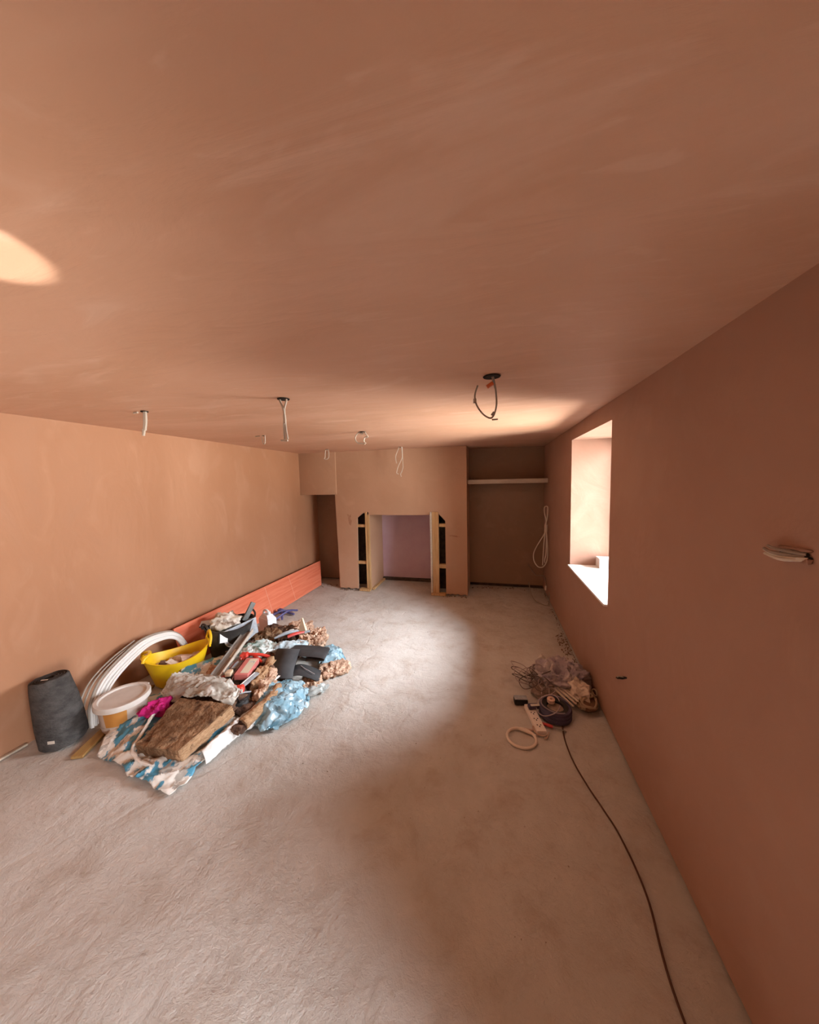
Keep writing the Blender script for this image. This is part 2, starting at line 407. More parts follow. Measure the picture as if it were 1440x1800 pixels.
# windows
def window(nm, w, sill_lip):
    e = bpy.data.objects.new(nm, None); C.objects.link(e); e['kind'] = 'structure'; e.location = (1.30, (w[0]+w[1])/2, w[2])
    y0, y1, z0, z1 = w
    bm = bmesh.new(); L = e.location
    def bb(lo, hi): box(bm, [a-b for a, b in zip(lo, L)], [a-b for a, b in zip(hi, L)], .004)
    bb((1.27, y0, z0), (1.33, y0+.05, z1)); bb((1.27, y1-.05, z0), (1.33, y1, z1)); bb((1.27, y0+.05, z0), (1.33, y1-.05, z0+.05)); bb((1.27, y0+.05, z1-.05), (1.33, y1-.05, z1))
    bb((1.28, (y0+y1)/2-.02, z0+.05), (1.32, (y0+y1)/2+.02, z1-.05))
    wf = finish('window_frame', bm, WHITE, e)
    bm = bmesh.new(); bb((1.297, y0+.05, z0+.05), (1.301, y1-.05, z1-.05)); finish('glass_pane', bm, GLASS, wf, smooth=False)
    bm = bmesh.new(); box(bm, [a-b for a, b in zip((.775, y0+.001, z0+.001), L)], [a-b for a, b in zip((1.27, y1-.001, z0+.018), L)], .003)
    finish('window_sill', bm, SILLM, e, smooth=False)
window('window_1', W1, True); window('window_2', W2, True)

# ============================================================ CABLES FROM THE CEILING
def ceil_drop(label, x, y, hole_r, cables, mat_, ends=(), r=.0045, name='ceiling_cable'):
    t = thing(name, label, 'cable', (x, y, H), group='cable drops in the ceiling')
    bm = bmesh.new(); n = 20
    lathe(bm, [(0, -.0035), (hole_r*.7, -.004), (hole_r, -.006), (hole_r*1.06, -.002)], n, fn=lambda c: Vector((c.x, c.y*.9, c.z)))
    finish('ceiling_hole', bm, HOLE, t)
    for c in cables:
        bm = bmesh.new(); tube(bm, c, r, 40, 8); cb = finish('cable', bm, mat_, t)
    for (k, p, d, m, rr) in ends:
        bm = bmesh.new(); tube(bm, [p, (p[0]+d[0], p[1]+d[1], p[2]+d[2])], rr, 3, 8); finish(k, bm, m, t if k == 'plaster_nib' else cb)
    return t
ceil_drop('grey cable looped below large ceiling hole with an orange connector, nearest the window', 0.0, 1.76, .042,
          [[(0, 0, .03), (.01, 0, -.02), (.02, 0, -.08), (.022, .01, -.15), (.0, .01, -.205), (-.04, 0, -.19), (-.075, 0, -.14), (-.085, 0, -.09), (-.07, 0, -.04)],
           [(-.005, 0, .03), (.006, .004, -.02), (.017, .006, -.06)]],
          CABG, [('connector', (0.006, -.004, -.035), (-.03, 0, -.018), REDCON, .010), ('cable_clip', (-.085, 0, -.105), (0, 0, -.022), CABG, .008),
                 ('cable_clip', (.012, .01, -.178), (-.012, 0, -.016), CABG, .0075), ('bare_end', (.0, .01, -.215), (.03, 0, .0), CABG, .004)])
ceil_drop('long twisted pair of pale cables hanging from hole, middle of ceiling', -1.235, 1.80, .036,
          [[(-.01, 0, .03), (-.025, 0, -.005), (-.008, 0, -.05), (.0, 0, -.1), (-.006, 0, -.17), (-.004, 0, -.245)],
           [(.012, 0, .03), (.02, 0, -.01), (.0, .006, -.06), (.0, .006, -.12), (.004, .005, -.18), (.014, .004, -.245)]],
          CABC, [('cable_tip', (-.03, 0, -.25), (.045, 0, -.004), CABC, .006), ('tape_wrap', (-.001, .003, -.10), (.002, 0, -.05), CABC, .009)], r=.006)
ceil_drop('short straight bundle of pale cables hanging near the left wall', -2.31, 1.78, .024,
          [[(0, 0, .03), (-.004, 0, -.05), (-.018, 0, -.15)], [(.01, 0, .03), (.008, 0, -.06), (-.006, 0, -.13)]],
          CABC, [('cable_tip', (-.02, 0, -.12), (-.004, 0, -.045), CABC, .009), ('plaster_nib', (-.06, 0, -.004), (-.035, 0, -.002), CABC, .006)], r=.008)
ceil_drop('knotted curl of white cable under hole just before chimney breast', -1.28, 3.18, .03,
          [[(0, 0, .03), (.0, 0, -.02), (-.05, 0, -.01), (-.085, 0, -.06), (-.06, 0, -.11), (-.01, 0, -.115)],
           [(.01, 0, .03), (.03, 0, -.02), (.055, 0, -.055), (.02, 0, -.06), (.01, 0, -.1), (.03, 0, -.12)]],
          CABC, [('cable_tip', (-.02, 0, -.118), (.04, 0, -.006), CABC, .007)], r=.007)
ceil_drop('small loop of pale cable hanging before bulkhead, left of chimney breast', -2.42, 4.55, .02,
          [[(0.02, 0, .02), (.03, 0, -.05), (.025, 0, -.12), (-.01, 0, -.15), (-.05, 0, -.14), (-.035, 0, -.12), (-.03, 0, -.06), (-.02, 0, -.01), (.02, 0, -.01)]],
          CABC, r=.006)
ceil_drop('thin wavy white cable hanging in front of chimney breast face', -1.32, 4.72, .02,
          [[(0, 0, .02), (-.03, 0, -.04), (-.07, 0, -.14), (-.06, 0, -.24)],
           [(.02, 0, .02), (.03, 0, -.07), (.03, 0, -.15), (.0, 0, -.22), (-.04, 0, -.30), (-.06, 0, -.38), (-.03, 0, -.40)],
           [(.04, 0, -.30), (.02, 0, -.36), (.0, 0, -.40), (.01, 0, -.44)], [(.04, 0, -.30), (.035, .01, -.2), (.03, .01, .02)]],
          CABC, r=.0055)
ceil_drop('tiny hairpin of pale cable close to the left wall, beyond the straight bundle', -2.33, 3.02, .014,
          [[(-.02, 0, .02), (-.02, 0, -.04), (-.01, 0, -.085), (.01, 0, -.08), (.014, 0, -.03), (.014, 0, .0)]],
          CABC, [('plaster_nib', (-.05, 0, -.004), (-.05, 0, -.002), CABC, .005)], r=.0045)

# ============================================================ RIGHT WALL CABLES
t = thing('hanging_cable_coil', 'pale cable knotted into long loops hanging on right wall by alcove', 'cable coil', (.785, 5.03, 1.39))
def relt(pts, L): return [tuple(Vector(p)-Vector(L)) for p in pts]
L0 = (.785, 5.03, 1.39)
def loop(pts, r=.008, nm='cable_loop', m=CABW, par=t, L=L0, n=50):
    bm = bmesh.new(); tube(bm, relt(pts, L), r, n, 8); return finish(nm, bm, m, par)
loop([(.74, 5.03, 1.10), (.765, 5.03, 1.2), (.80-.03, 4.99, 1.32), (.765, 5.0, 1.385), (.735, 5.04, 1.375), (.735, 5.06, 1.3), (.755, 5.04, 1.18), (.755, 5.04, 1.05)])
loop([(.755, 5.04, 1.05), (.72, 5.06, .95), (.64, 5.12, .78), (.60, 5.14, .66), (.61, 5.14, .55), (.66, 5.10, .48), (.72, 5.06, .49), (.765, 5.02, .58), (.775, 5.0, .72), (.77, 5.02, .88), (.755, 5.04, 1.08)])
loop([(.75, 5.03, 1.06), (.735, 5.05, .9), (.725, 5.05, .72), (.715, 5.05, .52)])
loop([(.76, 5.03, 1.05), (.76, 5.02, .88), (.755, 5.02, .7), (.74, 5.03, .6), (.745, 5.03, .56)])
bm = bmesh.new(); tube(bm, relt([(.752, 5.035, 1.02), (.757, 5.035, 1.12)], L0), .022, 4, 10); finish('binding_tape', bm, CABW, t)
t = thing('loose_cable', 'thin grey cable curling from right alcove corner down onto the floor', 'cable', (.7, 5.1, .0)); L0 = (.7, 5.1, 0)
loop([(.56, 5.5, .42), (.60, 5.4, .36), (.66, 5.36, .28), (.73, 5.36, .28), (.77, 5.2, .3), (.775, 5.1, .2)], .005, 'cable', CABG, t, L0)
loop([(.55, 5.3, .18), (.56, 5.1, .08), (.60, 4.95, .02), (.67, 4.85, .01), (.75, 4.8, .012), (.77, 4.8, .10), (.775, 4.82, .2)], .006, 'cable', CABG, t, L0)
bm = bmesh.new(); tube(bm, relt([(.77, 5.1, .2), (.765, 5.1, .13)], L0), .014, 3, 8); finish('cable_plug', bm, CABW, t)

def ragged_hole(bm, x, y, z, w, h, seed):
    # dark slot with torn plaster lips
    n = 26; ring = []
    for i in range(n):
        a = 2*PI*i/n; k = 1+.25*noise.noise(Vector((math.cos(a)*2+seed, math.sin(a)*2, seed)))
        ring.append(bm.verts.new((x-.0025, y+math.cos(a)*w/2*k, z+math.sin(a)*h/2*k)))
    bm.faces.new(ring)
t = thing('wall_socket_hole', 'ragged slot in right wall with cable ends poking out, far right of photo', 'wall hole', (.8, 1.105, 1.553), (-.06, 0, 0))
bm = bmesh.new(); ragged_hole(bm, 0, 0, 0, .10, .028, 1); finish('hole', bm, HOLE, t, smooth=False)
for k, (a, b, c) in enumerate((((-.003, -.035, .006), (-.03, .015, .012), (-.022, .06, .016)), ((-.003, -.04, -.006), (-.03, .01, -.007), (-.02, .075, .004)),
                               ((-.003, -.03, .0), (-.036, .02, .002), (-.03, .062, .008)), ((-.003, -.03, -.010), (-.034, .0, -.013), (-.022, .07, -.007)))):
    bm = bmesh.new(); tube(bm, [a, b, c], .0045, 12, 8); finish('cable_end', bm, CABW if k % 2 else CABG, t)
bm = bmesh.new()
lump(bm, (-.004, .0, .016), (.012, .10, .008), n=6, amp=.4, freq=60, flat=False); lump(bm, (-.004, -.035, -.012), (.014, .03, .012), n=5, amp=.4, freq=60, seed=3, flat=False)
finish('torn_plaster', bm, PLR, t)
SLIT = -.54
t = thing('wall_slit', 'small dark horizontal slit low in right wall under the window side', 'wall hole', (.8, 2.27, .495), (SLIT, 0, 0))
bm = bmesh.new(); ragged_hole(bm, 0, 0, 0, .22, .018, 4); finish('slit', bm, HOLE, t, smooth=False)
bm = bmesh.new(); tube(bm, [(-.004, -.05, .004), (-.014, 0, .007), (-.006, .06, .004)], .004, 10, 6); finish('cable_end', bm, CABG, t)

# box on the window sill
t = thing('sill_box', 'small white box standing on the window sill against the far reveal', 'box', (1.10, 3.62, .869))
bm = bmesh.new(); box(bm, (-.06, -.03, 0), (.12, .09, .10), .004); finish('carton', bm, SILLM, t, smooth=False)
bm = bmesh.new(); box(bm, (-.06, -.031, .045), (.12, -.0301, .052)); finish('tape_strip', bm, CABW, t, smooth=False)
t = thing('sill_screw', 'small dark offcut lying on the bright white window sill', 'offcut', (.98, 2.80, .869))
bm = bmesh.new(); tube(bm, [(0, 0, .006), (.03, -.02, .008), (.06, -.02, .006)], .006, 8, 6); finish('metal_offcut', bm, CABG, t)

# sockets' chases on chimney breast: small stained marks
def mark(name, label, pts, m, y):
    bm = bmesh.new(); A = [bm.verts.new((x, y, z)) for x, z in pts]; bm.faces.new(A)
    o = finish(name, bm, m, smooth=False); o.location = (0, 0, 0); return tag(o, label, 'stain')
STAIN = mat('plaster_stain', (.30, .15, .09), .8, c2=(.42, .23, .14), nscale=30)
mark('wall_stain', 'brown vertical scuff on chimney breast left of the fireplace opening', [(-2.33, 1.28), (-2.30, 1.10), (-2.27, 1.08), (-2.25, 1.16), (-2.27, 1.20), (-2.26, 1.27), (-2.29, 1.25)], STAIN, 4.9838)
mark('wall_stain', 'thin brown horizontal scuff on chimney breast right of the fireplace opening', [(-.65, .94), (-.60, .955), (-.52, .94), (-.46, .925), (-.52, .92), (-.60, .93)], STAIN, 4.9838)

# ============================================================ LEFT: BOARD, ROLL, COIL, TUBS
REDB = mat('red_faced_board', (0.66, .165, .085), .45, c2=(.74, .23, .13), nscale=3, stretch=(1, .5, 10), lo=.4, hi=.6, bump=.15, bscale=30)
DKB = mat('dark_red_board', (0.10, .03, .02), .6)
t = thing('red_board', 'long red-orange board leaning on its edge against the left wall', 'board', (-2.925, 3.9, 0))
bm = bmesh.new(); tl = math.atan2(.13, .38)
box(bm, (-.018, -1.45, .0), (.0, 1.20, .40), .002)
for v in bm.verts:
    if v.co.y > 1: v.co.y += v.co.z*.5
    v.co = T((0, 0, .005), (0, -tl*.9, 0)) @ v.co
finish('panel', bm, REDB, t, smooth=False)
jm = mat('pale_joint', (.75, .38, .27), .5)
for y in (-.12, .42):
    bm = bmesh.new(); box(bm, (.0002, y, .01), (.0012, y+.006, .39), 0, T((0, 0, .005), (0, -tl*.9, 0))); finish('joint_line', bm, jm, t, smooth=False)
FELT = mat('dark_grey_felt', (0.050, .047, .045), .95, spec=.1, c2=(.095, .09, .085), nscale=14, stretch=(1, 1, 1.6), bump=.6, bscale=70)
t = thing('felt_roll', 'dark grey roll of membrane standing upright against left wall', 'roll', (-2.945, 1.52, 0), (.0, 0, .4))
bm = bmesh.new(); prof = []
def felt(c):
    a = math.atan2(c.y, c.x); k = 1+.03*noise.noise(Vector((math.cos(a)*1.5, math.sin(a)*1.5, c.z*6)))
    return Vector((c.x*k, c.y*k*.92, c.z+.008*noise.noise(Vector((c.x*20, c.y*20, 0)))))
lathe(bm, [(.03, .0), (.115, .0), (.130, .02), (.130, .15), (.122, .3), (.108, .43), (.103, .47), (.097, .476), (.092, .468), (.03, .468), (.028, .40), (0, .40)], 48, T((0, 0, .004), (.0, -.12, 0)), fn=felt)
finish('rolled_membrane', bm, FELT, t)
bm = bmesh.new()
P = []
for i in range(90):
    a = i/90*2*PI*4.2; r_ = .03+.065*i/90; P.append((r_*math.cos(a), r_*math.sin(a)*.92, .472))
tube(bm, [T((0, 0, .004), (0, -.12, 0)) @ Vector(p) for p in P], .004, raw=True, seg=6); finish('spiral_edge', bm, FELT, t)
LAB = mat('pale_label', (.6, .57, .5), .6)
for (z, y, w) in ((.475, -.03, .04), (.07, -.132, .04)):
    bm = bmesh.new()
    if z > .3: box(bm, (-.055-w/2, y-.012, z+.002), (-.055+w/2, y+.0, z+.004), 0)
    else: box(bm, (.015-w/2, y+.01, z), (.015+w/2, y+.0125, z+.02), 0)
    finish('paper_tag', bm, LAB, t, smooth=False)

t = thing('timber_plank', 'thin yellowish timber plank lying on the floor under white bucket', 'plank', (-2.68, 1.45, 0), (0, 0, .40))
bm = bmesh.new(); box(bm, (-.035, -.03, 0), (.035, .75, .018), .002); finish('plank', bm, mat('yellow_timber', (.42, .26, .09), .7, c2=(.30, .17, .06), nscale=5, stretch=(8, 1, 8)), t, smooth=False)
t = thing('timber_batten', 'narrow timber batten along foot of left wall before the membrane roll', 'batten', (-3.165, .95, 0))
bm = bmesh.new(); box(bm, (-.012, -.6, 0), (.012, .48, .014), .002); finish('batten', bm, PALEW, t, smooth=False)

# white conduit coil leaning against the wall
HOSE = mat('white_conduit', (0.80, .80, .77), .35)
HOSEG = mat('translucent_grey_conduit', (.35, .31, .26), .4)
t = thing('conduit_coil', 'large coil of white flexible conduit leaning against left wall behind yellow trug', 'coil', (-2.80, 2.0, .0))
OUT = [(-2.88, 1.63, .02), (-2.90, 1.64, .08), (-2.935, 1.672, .166), (-2.99, 1.78, .276), (-3.03, 1.957, .36), (-3.06, 2.167, .418), (-3.05, 2.368, .395), (-3.02, 2.46, .339), (-2.99, 2.50, .26), (-2.98, 2.54, .14), (-2.99, 2.56, .03)]
INN = [(-2.90, 1.70, .02), (-2.91, 1.73, .06), (-2.92, 1.79, .11), (-2.955, 1.92, .19), (-2.98, 2.06, .255), (-3.0, 2.20, .295), (-3.0, 2.31, .30), (-2.995, 2.38, .27), (-2.98, 2.42, .21), (-2.975, 2.45, .13), (-2.98, 2.47, .03)]
for k in range(8):
    f = k/7; f2 = f*.5
    pts = [Vector(a_).lerp(Vector(b_), f2)+Vector((.006+.012*(k % 2), .006*math.sin(k*3), .004*math.cos(k*2)))-Vector((-2.80, 2.0, 0)) for a_, b_ in zip(OUT, INN)]
    bm = bmesh.new(); tube(bm, pts, .0095, 70, 8); finish('conduit_loop', bm, HOSEG if k in (0,) else HOSE, t)
for k in range(2):
    pts = [Vector(a_)+Vector((-.02, -.02-.03*k, .02+.012*k-.004*i))-Vector((-2.80, 2.0, 0)) for i, a_ in enumerate(OUT[:6])]
    bm = bmesh.new(); tube(bm, pts, .006, 50, 8); finish('conduit_loop', bm, HOSEG, t)

# yellow flexible trug
YEL = mat('yellow_rubber', (0.86, .56, .012), .38, spec=.5, c2=(.80, .48, .01), nscale=3)
t = thing('yellow_trug', 'bright yellow flexible trug with two loop handles holding rubble', 'trug', (-2.815, 2.285, .0), (0, 0, .95))
def trug(bm, a, b, h, th=.006, sag=.05, base=.66, dz=0):
    def f(c):
        k = c.z/h
        ang = math.atan2(c.y, c.x); sx = a*(base+(1-base)*k); sy = b*(base+.08+(1-base-.08)*k)
        rr = math.hypot(c.x, c.y)
        z = c.z*(1-sag*k*(math.sin(ang)**2)*2.0)
        return Vector((math.cos(ang)*rr*sx, math.sin(ang)*rr*sy, z))
    pr = [(0, .004), (.5, .004), (.93, .004), (1.0, .02)]+[(1.0, h*i/10) for i in range(1, 11)]
    pr += [(1.03, h*1.005), (1.035, h*.975), (1.0, h*.97)][:1]
    pr += [(.97, h*1.005)]+[(.97, h*i/10) for i in range(9, 0, -1)]+[(.95, .015), (0, .012)]
    lathe(bm, pr, 56, fn=f)
bm = bmesh.new(); trug(bm, .255, .175, .295, sag=.10); finish('tub_body', bm, YEL, t)
for sgn in (1, -1):
    bm = bmesh.new(); x = .248*sgn
    if sgn > 0: pts = [(x, -.085, .285), (x+.012, -.075, .335), (x+.015, -.04, .372), (x+.015, .0, .380), (x+.015, .04, .372), (x+.012, .075, .335), (x, .085, .285)]
    else: pts = [(x, -.085, .285), (x+.01, -.075, .31), (x+.045, -.04, .325), (x+.055, .0, .325), (x+.045, .04, .325), (x+.01, .075, .31), (x, .085, .285)]
    tube(bm, pts, .013, 30, 10)
    if sgn > 0: box(bm, (x-.008, -.085, .26), (x+.010, .085, .30), .004)
    finish('handle', bm, YEL, t)
# rubble pieces in the trug
RUB = mat('pinkish_rubble', (.56, .38, .29), .85, c2=(.68, .55, .44), nscale=20)
RUBW = mat('pale_rubble', (.74, .66, .55), .8)
RUBD = mat('brown_rubble', (.16, .09, .06), .9)
rub = [((-2.78, 2.20, .20), (.10, .06, .045), RUBW, 'off-white plaster lump in yellow trug, beside brown one'), ((-2.70, 2.29, .205), (.12, .08, .05), RUB, 'pinkish plaster slab lying in yellow trug'),
       ((-2.84, 2.17, .20), (.05, .07, .06), RUBD, 'dark brown brick scrap in yellow trug nearest the folded handle'), ((-2.80, 2.32, .19), (.13, .12, .05), RUB, 'pinkish broken chunk at the middle of yellow trug')]
for i, (p, s, m, lbx) in enumerate(rub):
    bm = bmesh.new(); lump(bm, (0, 0, 0), s, (0.1*i, .2, i), n=6, rnd=.2, amp=.25, freq=18, seed=i, flat=False)
    o = finish('plaster_rubble', bm, m); o.location = p; tag(o, lbx, 'rubble', 'rubble inside the yellow trug')
bm = bmesh.new(); 
for i in range(10):
    a = i*2.4; r_ = .03+.011*i
    lump(bm, (math.cos(a)*r_*1.2, math.sin(a)*r_*.8, 0), (.08, .07, .05), (0, 0, i), n=4, rnd=.3, amp=.3, freq=20, seed=i+20, flat=False)
o = finish('trug_fill', bm, RUB); o.location = (-2.82, 2.30, .155); tag(o, 'loose pinkish plaster waste filling lower part of yellow trug', 'waste'); o['kind'] = 'stuff'; o.rotation_euler.z = .95

# white bucket with lid
t = thing('white_bucket', 'round off-white plastic bucket with its lid on, in front of yellow trug', 'bucket', (-2.69, 1.735, .018))
LID = mat('dusty_white_plastic', (.66, .63, .58), .5, c2=(.56, .52, .47), nscale=5)
BKT = mat('pale_bucket_plastic', (.52, .43, .36), .5)
bm = bmesh.new(); lathe(bm, [(0, 0), (.125, 0), (.13, .01), (.148, .185), (.152, .185), (.152, .195), (0, .195)], 48); finish('bucket_body', bm, BKT, t)
bm = bmesh.new(); lathe(bm, [(0, .203), (.135, .203), (.142, .214), (.163, .215), (.168, .206), (.168, .178), (.160, .178), (.158, .196), (0, .196)], 56)
lump(bm, (-.0, .165, .197), (.05, .03, .02), n=4, rnd=.3, amp=0, flat=False); finish('lid', bm, LID, t)
bm = bmesh.new()
for i in range(13):
    pass
ORL = mat('orange_label', (.50, .22, .05), .5)
V = []
for i in range(14):
    a = math.radians(-82+i*4.2); V.append([bm.verts.new((math.cos(a)*r_, math.sin(a)*r_, z)) for r_, z in ((.1365, .06), (.1498, .17))])
for A, B in zip(V, V[1:]): bm.faces.new((A[0], B[0], B[1], A[1]))
finish('label', bm, ORL, t)
bm = bmesh.new(); lathe(bm, [(.1335, .035), (.1365, .035), (.1385, .05), (.135, .05)], 48); finish('rib', bm, BKT, t)

# black tub with things in it
BLK = mat('black_rubber', (.020, .018, .017), .55)
BLKD = mat('dusty_black_rubber', (.028, .025, .023), .6, c2=(.09, .08, .07), nscale=8, lo=.45, hi=.75)
t = thing('black_trug', 'black flexible trug full of dusty tools, beside yellow trug', 'trug', (-2.67, 2.76, .0), (0, 0, 1.2))
bm = bmesh.new(); trug(bm, .235, .205, .36, sag=.03, base=.74); finish('tub_body', bm, BLKD, t)
for sgn in (1, -1):
    bm = bmesh.new(); x = .228*sgn
    tube(bm, [(x, -.08, .35), (x+.01*sgn, -.07, .39), (x+.012*sgn, -.03, .415), (x+.012*sgn, .03, .415), (x+.01*sgn, .07, .39), (x, .08, .35)], .010, 26, 8); finish('handle', bm, BLKD, t)
SACK = mat('dusty_cream_cloth', (.52, .42, .30), .85, c2=(.70, .66, .58), nscale=9, lo=.4, hi=.6, c3=(.20, .12, .07), n3=7, lo3=.55, hi3=.65)
bm = bmesh.new(); lump(bm, (0, 0, 0), (.26, .20, .14), (0, 0, .6), n=14, rnd=.7, amp=.35, freq=9, seed=5, crumple=True, flat=False)
o = finish('dusty_cloth', bm, SACK); o.location = (-2.74, 2.76, .345); tag(o, 'crumpled cream cloth stuffed in the top of black trug', 'cloth')
GRB = mat('slate_grey_plastic', (.30, .33, .36), .5, c2=(.42, .46, .49), nscale=20, lo=.45, hi=.7)
t = thing('grey_hod', 'slate grey plastic hawk tray tipped over the rim of black trug', 'tray', (-2.50, 2.72, .185), (0, 0, 1.2))
bm = bmesh.new(); MXT = T((0, 0, .0), (-.25, .0, .0))
poly = [(-.17, .155), (.19, .185), (.15, .02), (.06, -.015), (-.09, -.015), (-.15, .03)]
def prism2(bm, poly, y0, y1, mx):
    A = [bm.verts.new(mx @ Vector((x, y0, z))) for x, z in poly]; B = [bm.verts.new(mx @ Vector((x, y1, z))) for x, z in poly]
    bm.faces.new(A); bm.faces.new(B[::-1]); n = len(poly)
    for i in range(n): bm.faces.new((A[i], B[i], B[(i+1) % n], A[(i+1) % n]))
prism2(bm, poly, -.006, .006, MXT)
box(bm, (.14, .0, .02), (.19, .10, .18), .006, MXT); finish('tray_panel', bm, GRB, t, smooth=False)
bm = bmesh.new(); tube(bm, [MXT @ Vector(p) for p in ((-.17, -.008, .155), (-.152, -.008, .03), (-.09, -.008, -.015), (.06, -.008, -.015))], .006, 20, 6); finish('rim', bm, mat('pale_rim', (.62, .63, .62), .5), t)
t = thing('white_plastic_scraper', 'white blade with dark edge hooked over the black trug rim', 'scraper', (-2.57, 2.57, .27), (0, 0, 1.0))
bm = bmesh.new(); box(bm, (-.035, -.004, -.03), (.035, .004, .075), .002, T((0, 0, 0), (-.3, .15, 0))); finish('blade', bm, WHITE, t, smooth=False)
bm = bmesh.new(); box(bm, (-.045, -.005, -.035), (-.036, .005, .078), .002, T((0, 0, 0), (-.3, .15, 0))); finish('edge_strip', bm, BLK, t, smooth=False)
t = thing('trowel_handle', 'dark grey flat tool handle sticking up out of black trug', 'tool', (-2.58, 2.88, .31), (0, 0, 1.1))
bm = bmesh.new(); box(bm, (-.026, -.012, -.02), (.026, .012, .18), .005, T((0, 0, .04), (.0, .55, 0))); finish('handle', bm, mat('grey_tool', (.12, .13, .125), .6, c2=(.22, .23, .22), nscale=14), t)
t = thing('grey_flap_box', 'pale grey plastic lid lying over the left rim of black trug', 'lid', (-2.84, 2.66, .365), (.25, 0, .6))
bm = bmesh.new(); box(bm, (-.07, -.045, 0), (.07, .045, .018), .006); finish('lid_panel', bm, mat('pale_grey_plastic', (.5, .5, .49), .5), t)
bm = bmesh.new(); tube(bm, [(-.07, -.048, .012), (.0, -.052, .014), (.07, -.048, .012), (.075, .045, .013)], .006, 14, 6); finish('black_edge', bm, BLK, t)

# jerrycan
t = thing('jerrycan', 'small white plastic jerrycan standing in front of the red board', 'jerrycan', (-2.66, 3.33, 0), (0, 0, -.35))
CAN = mat('milky_white_plastic', (.78, .81, .82), .4)
bm = bmesh.new(); box(bm, (-.095, -.06, 0), (.095, .06, .175), .014)
b0 = [bm.verts.new((x, y, .170)) for x, y in ((-.09, -.055), (.09, -.055), (.09, .055), (-.09, .055))]
b1 = [bm.verts.new((x, y, .215)) for x, y in ((-.055, -.035), (.045, -.035), (.045, .035), (-.055, .035))]
for i in range(4): bm.faces.new((b0[i], b0[(i+1) % 4], b1[(i+1) % 4], b1[i]))
bm.faces.new(b1); finish('can_body', bm, CAN, t)
bm = bmesh.new(); tube(bm, [(-.078, 0, .185), (-.07, 0, .235), (-.03, 0, .258), (.015, 0, .25), (.03, 0, .212)], .014, 22, 10); finish('handle', bm, CAN, t)
bm = bmesh.new(); lathe(bm, [(0, 0), (.022, 0), (.022, .035), (.018, .038), (0, .038)], 24, T((.03, 0, .212))); finish('cap', bm, CAN, t)

# blue straps / frame behind can
BLUE = mat('navy_blue_plastic', (.055, .06, .16), .5, c2=(.12, .11, .26), nscale=10)
t = thing('blue_clamp', 'tangle of navy blue clamp bars on floor behind the jerrycan', 'clamp', (-2.78, 3.78, 0))
for pts in (((-.18, .02, .015), (-.02, .05, .03), (.16, .03, .02)), ((-.12, -.12, .02), (-.02, 0, .06), (.06, .12, .03)), ((.02, -.18, .02), (.09, .0, .07), (.14, .14, .03)), ((-.10, .10, .03), (.02, -.03, .05), (.10, -.15, .02))):
    bm = bmesh.new(); tube(bm, pts, .014, 12, 6); finish('bar', bm, BLUE, t)
bm = bmesh.new(); lump(bm, (-.05, .03, .05), (.07, .05, .06), n=5, rnd=.4, amp=.2, freq=20); finish('grip', bm, BLUE, t)

# ============================================================ THE PILE
WRAP = mat('printed_wrapper', (.74, .72, .66), .32, spec=.5, c2=(.07, .27, .40), nscale=7.5, lo=.49, hi=.53, c3=(.40, .38, .34), n3=9, lo3=.57, hi3=.60, ndetail=6, stretch=(1.6, .9, 1))
WRAPI = mat('wrapper_inside', (.70, .69, .66), .35)
z0 = .02
tag(loft('insulation_wrapper', [
    [(-2.56, 1.46, .012), (-2.36, 1.44, .02), (-2.18, 1.40, .03), (-1.99, 1.37, .02), (-1.81, 1.355, .01)],
    [(-2.66, 1.62, .07), (-2.40, 1.60, .09), (-2.20, 1.56, .05), (-1.98, 1.50, .05), (-1.78, 1.45, .02)],
    [(-2.72, 1.80, .10), (-2.46, 1.76, .11), (-2.25, 1.72, .06), (-1.98, 1.68, .06), (-1.80, 1.66, .03)],
    [(-2.68, 1.96, .09), (-2.44, 1.96, .08), (-2.22, 1.94, .07), (-1.97, 1.92, .07), (-1.77, 1.90, .035)],
    [(-2.62, 2.08, .08), (-2.40, 2.10, .09), (-2.20, 2.10, .08), (-1.95, 2.08, .08), (-1.72, 2.06, .04)]],
    WRAP, 90, 64, amp=.021, freq=8, seed=1), 'large white and blue printed plastic wrapper spread beneath the brown insulation slab', 'wrapper')
wrp = bpy.data.objects['insulation_wrapper']; bm = bmesh.new(); tube(bm, [(-2.43, 1.86, .15), (-2.40, 1.76, .15), (-2.345, 1.64, .12), (-2.30, 1.55, .10), (-2.27, 1.49, .085), (-2.17, 1.455, .06), (-2.05, 1.45, .05)], .011, 60, 8)
for v in bm.verts: v.co += Vector((noise.noise(v.co*30), noise.noise(v.co*30+Vector((5, 0, 0))), noise.noise(v.co*28)))*.006
finish('folded_edge', bm, mat('white_plastic_edge', (.78, .76, .70), .35), wrp)
tag(loft('wrapper_strip', [
    [(-1.86, 1.60, .05), (-1.83, 1.78, .06), (-1.80, 1.95, .07), (-1.74, 2.12, .08)],
    [(-1.81, 1.58, .08), (-1.78, 1.76, .10), (-1.74, 1.93, .11), (-1.69, 2.08, .11)],
    [(-1.76, 1.56, .015), (-1.745, 1.74, .02), (-1.70, 1.90, .02), (-1.66, 2.04, .02)]],
    WRAPI, 50, 20, amp=.012, freq=16, seed=4), 'twisted whitish plastic edge trailing right of the brown insulation slab', 'plastic sheet')
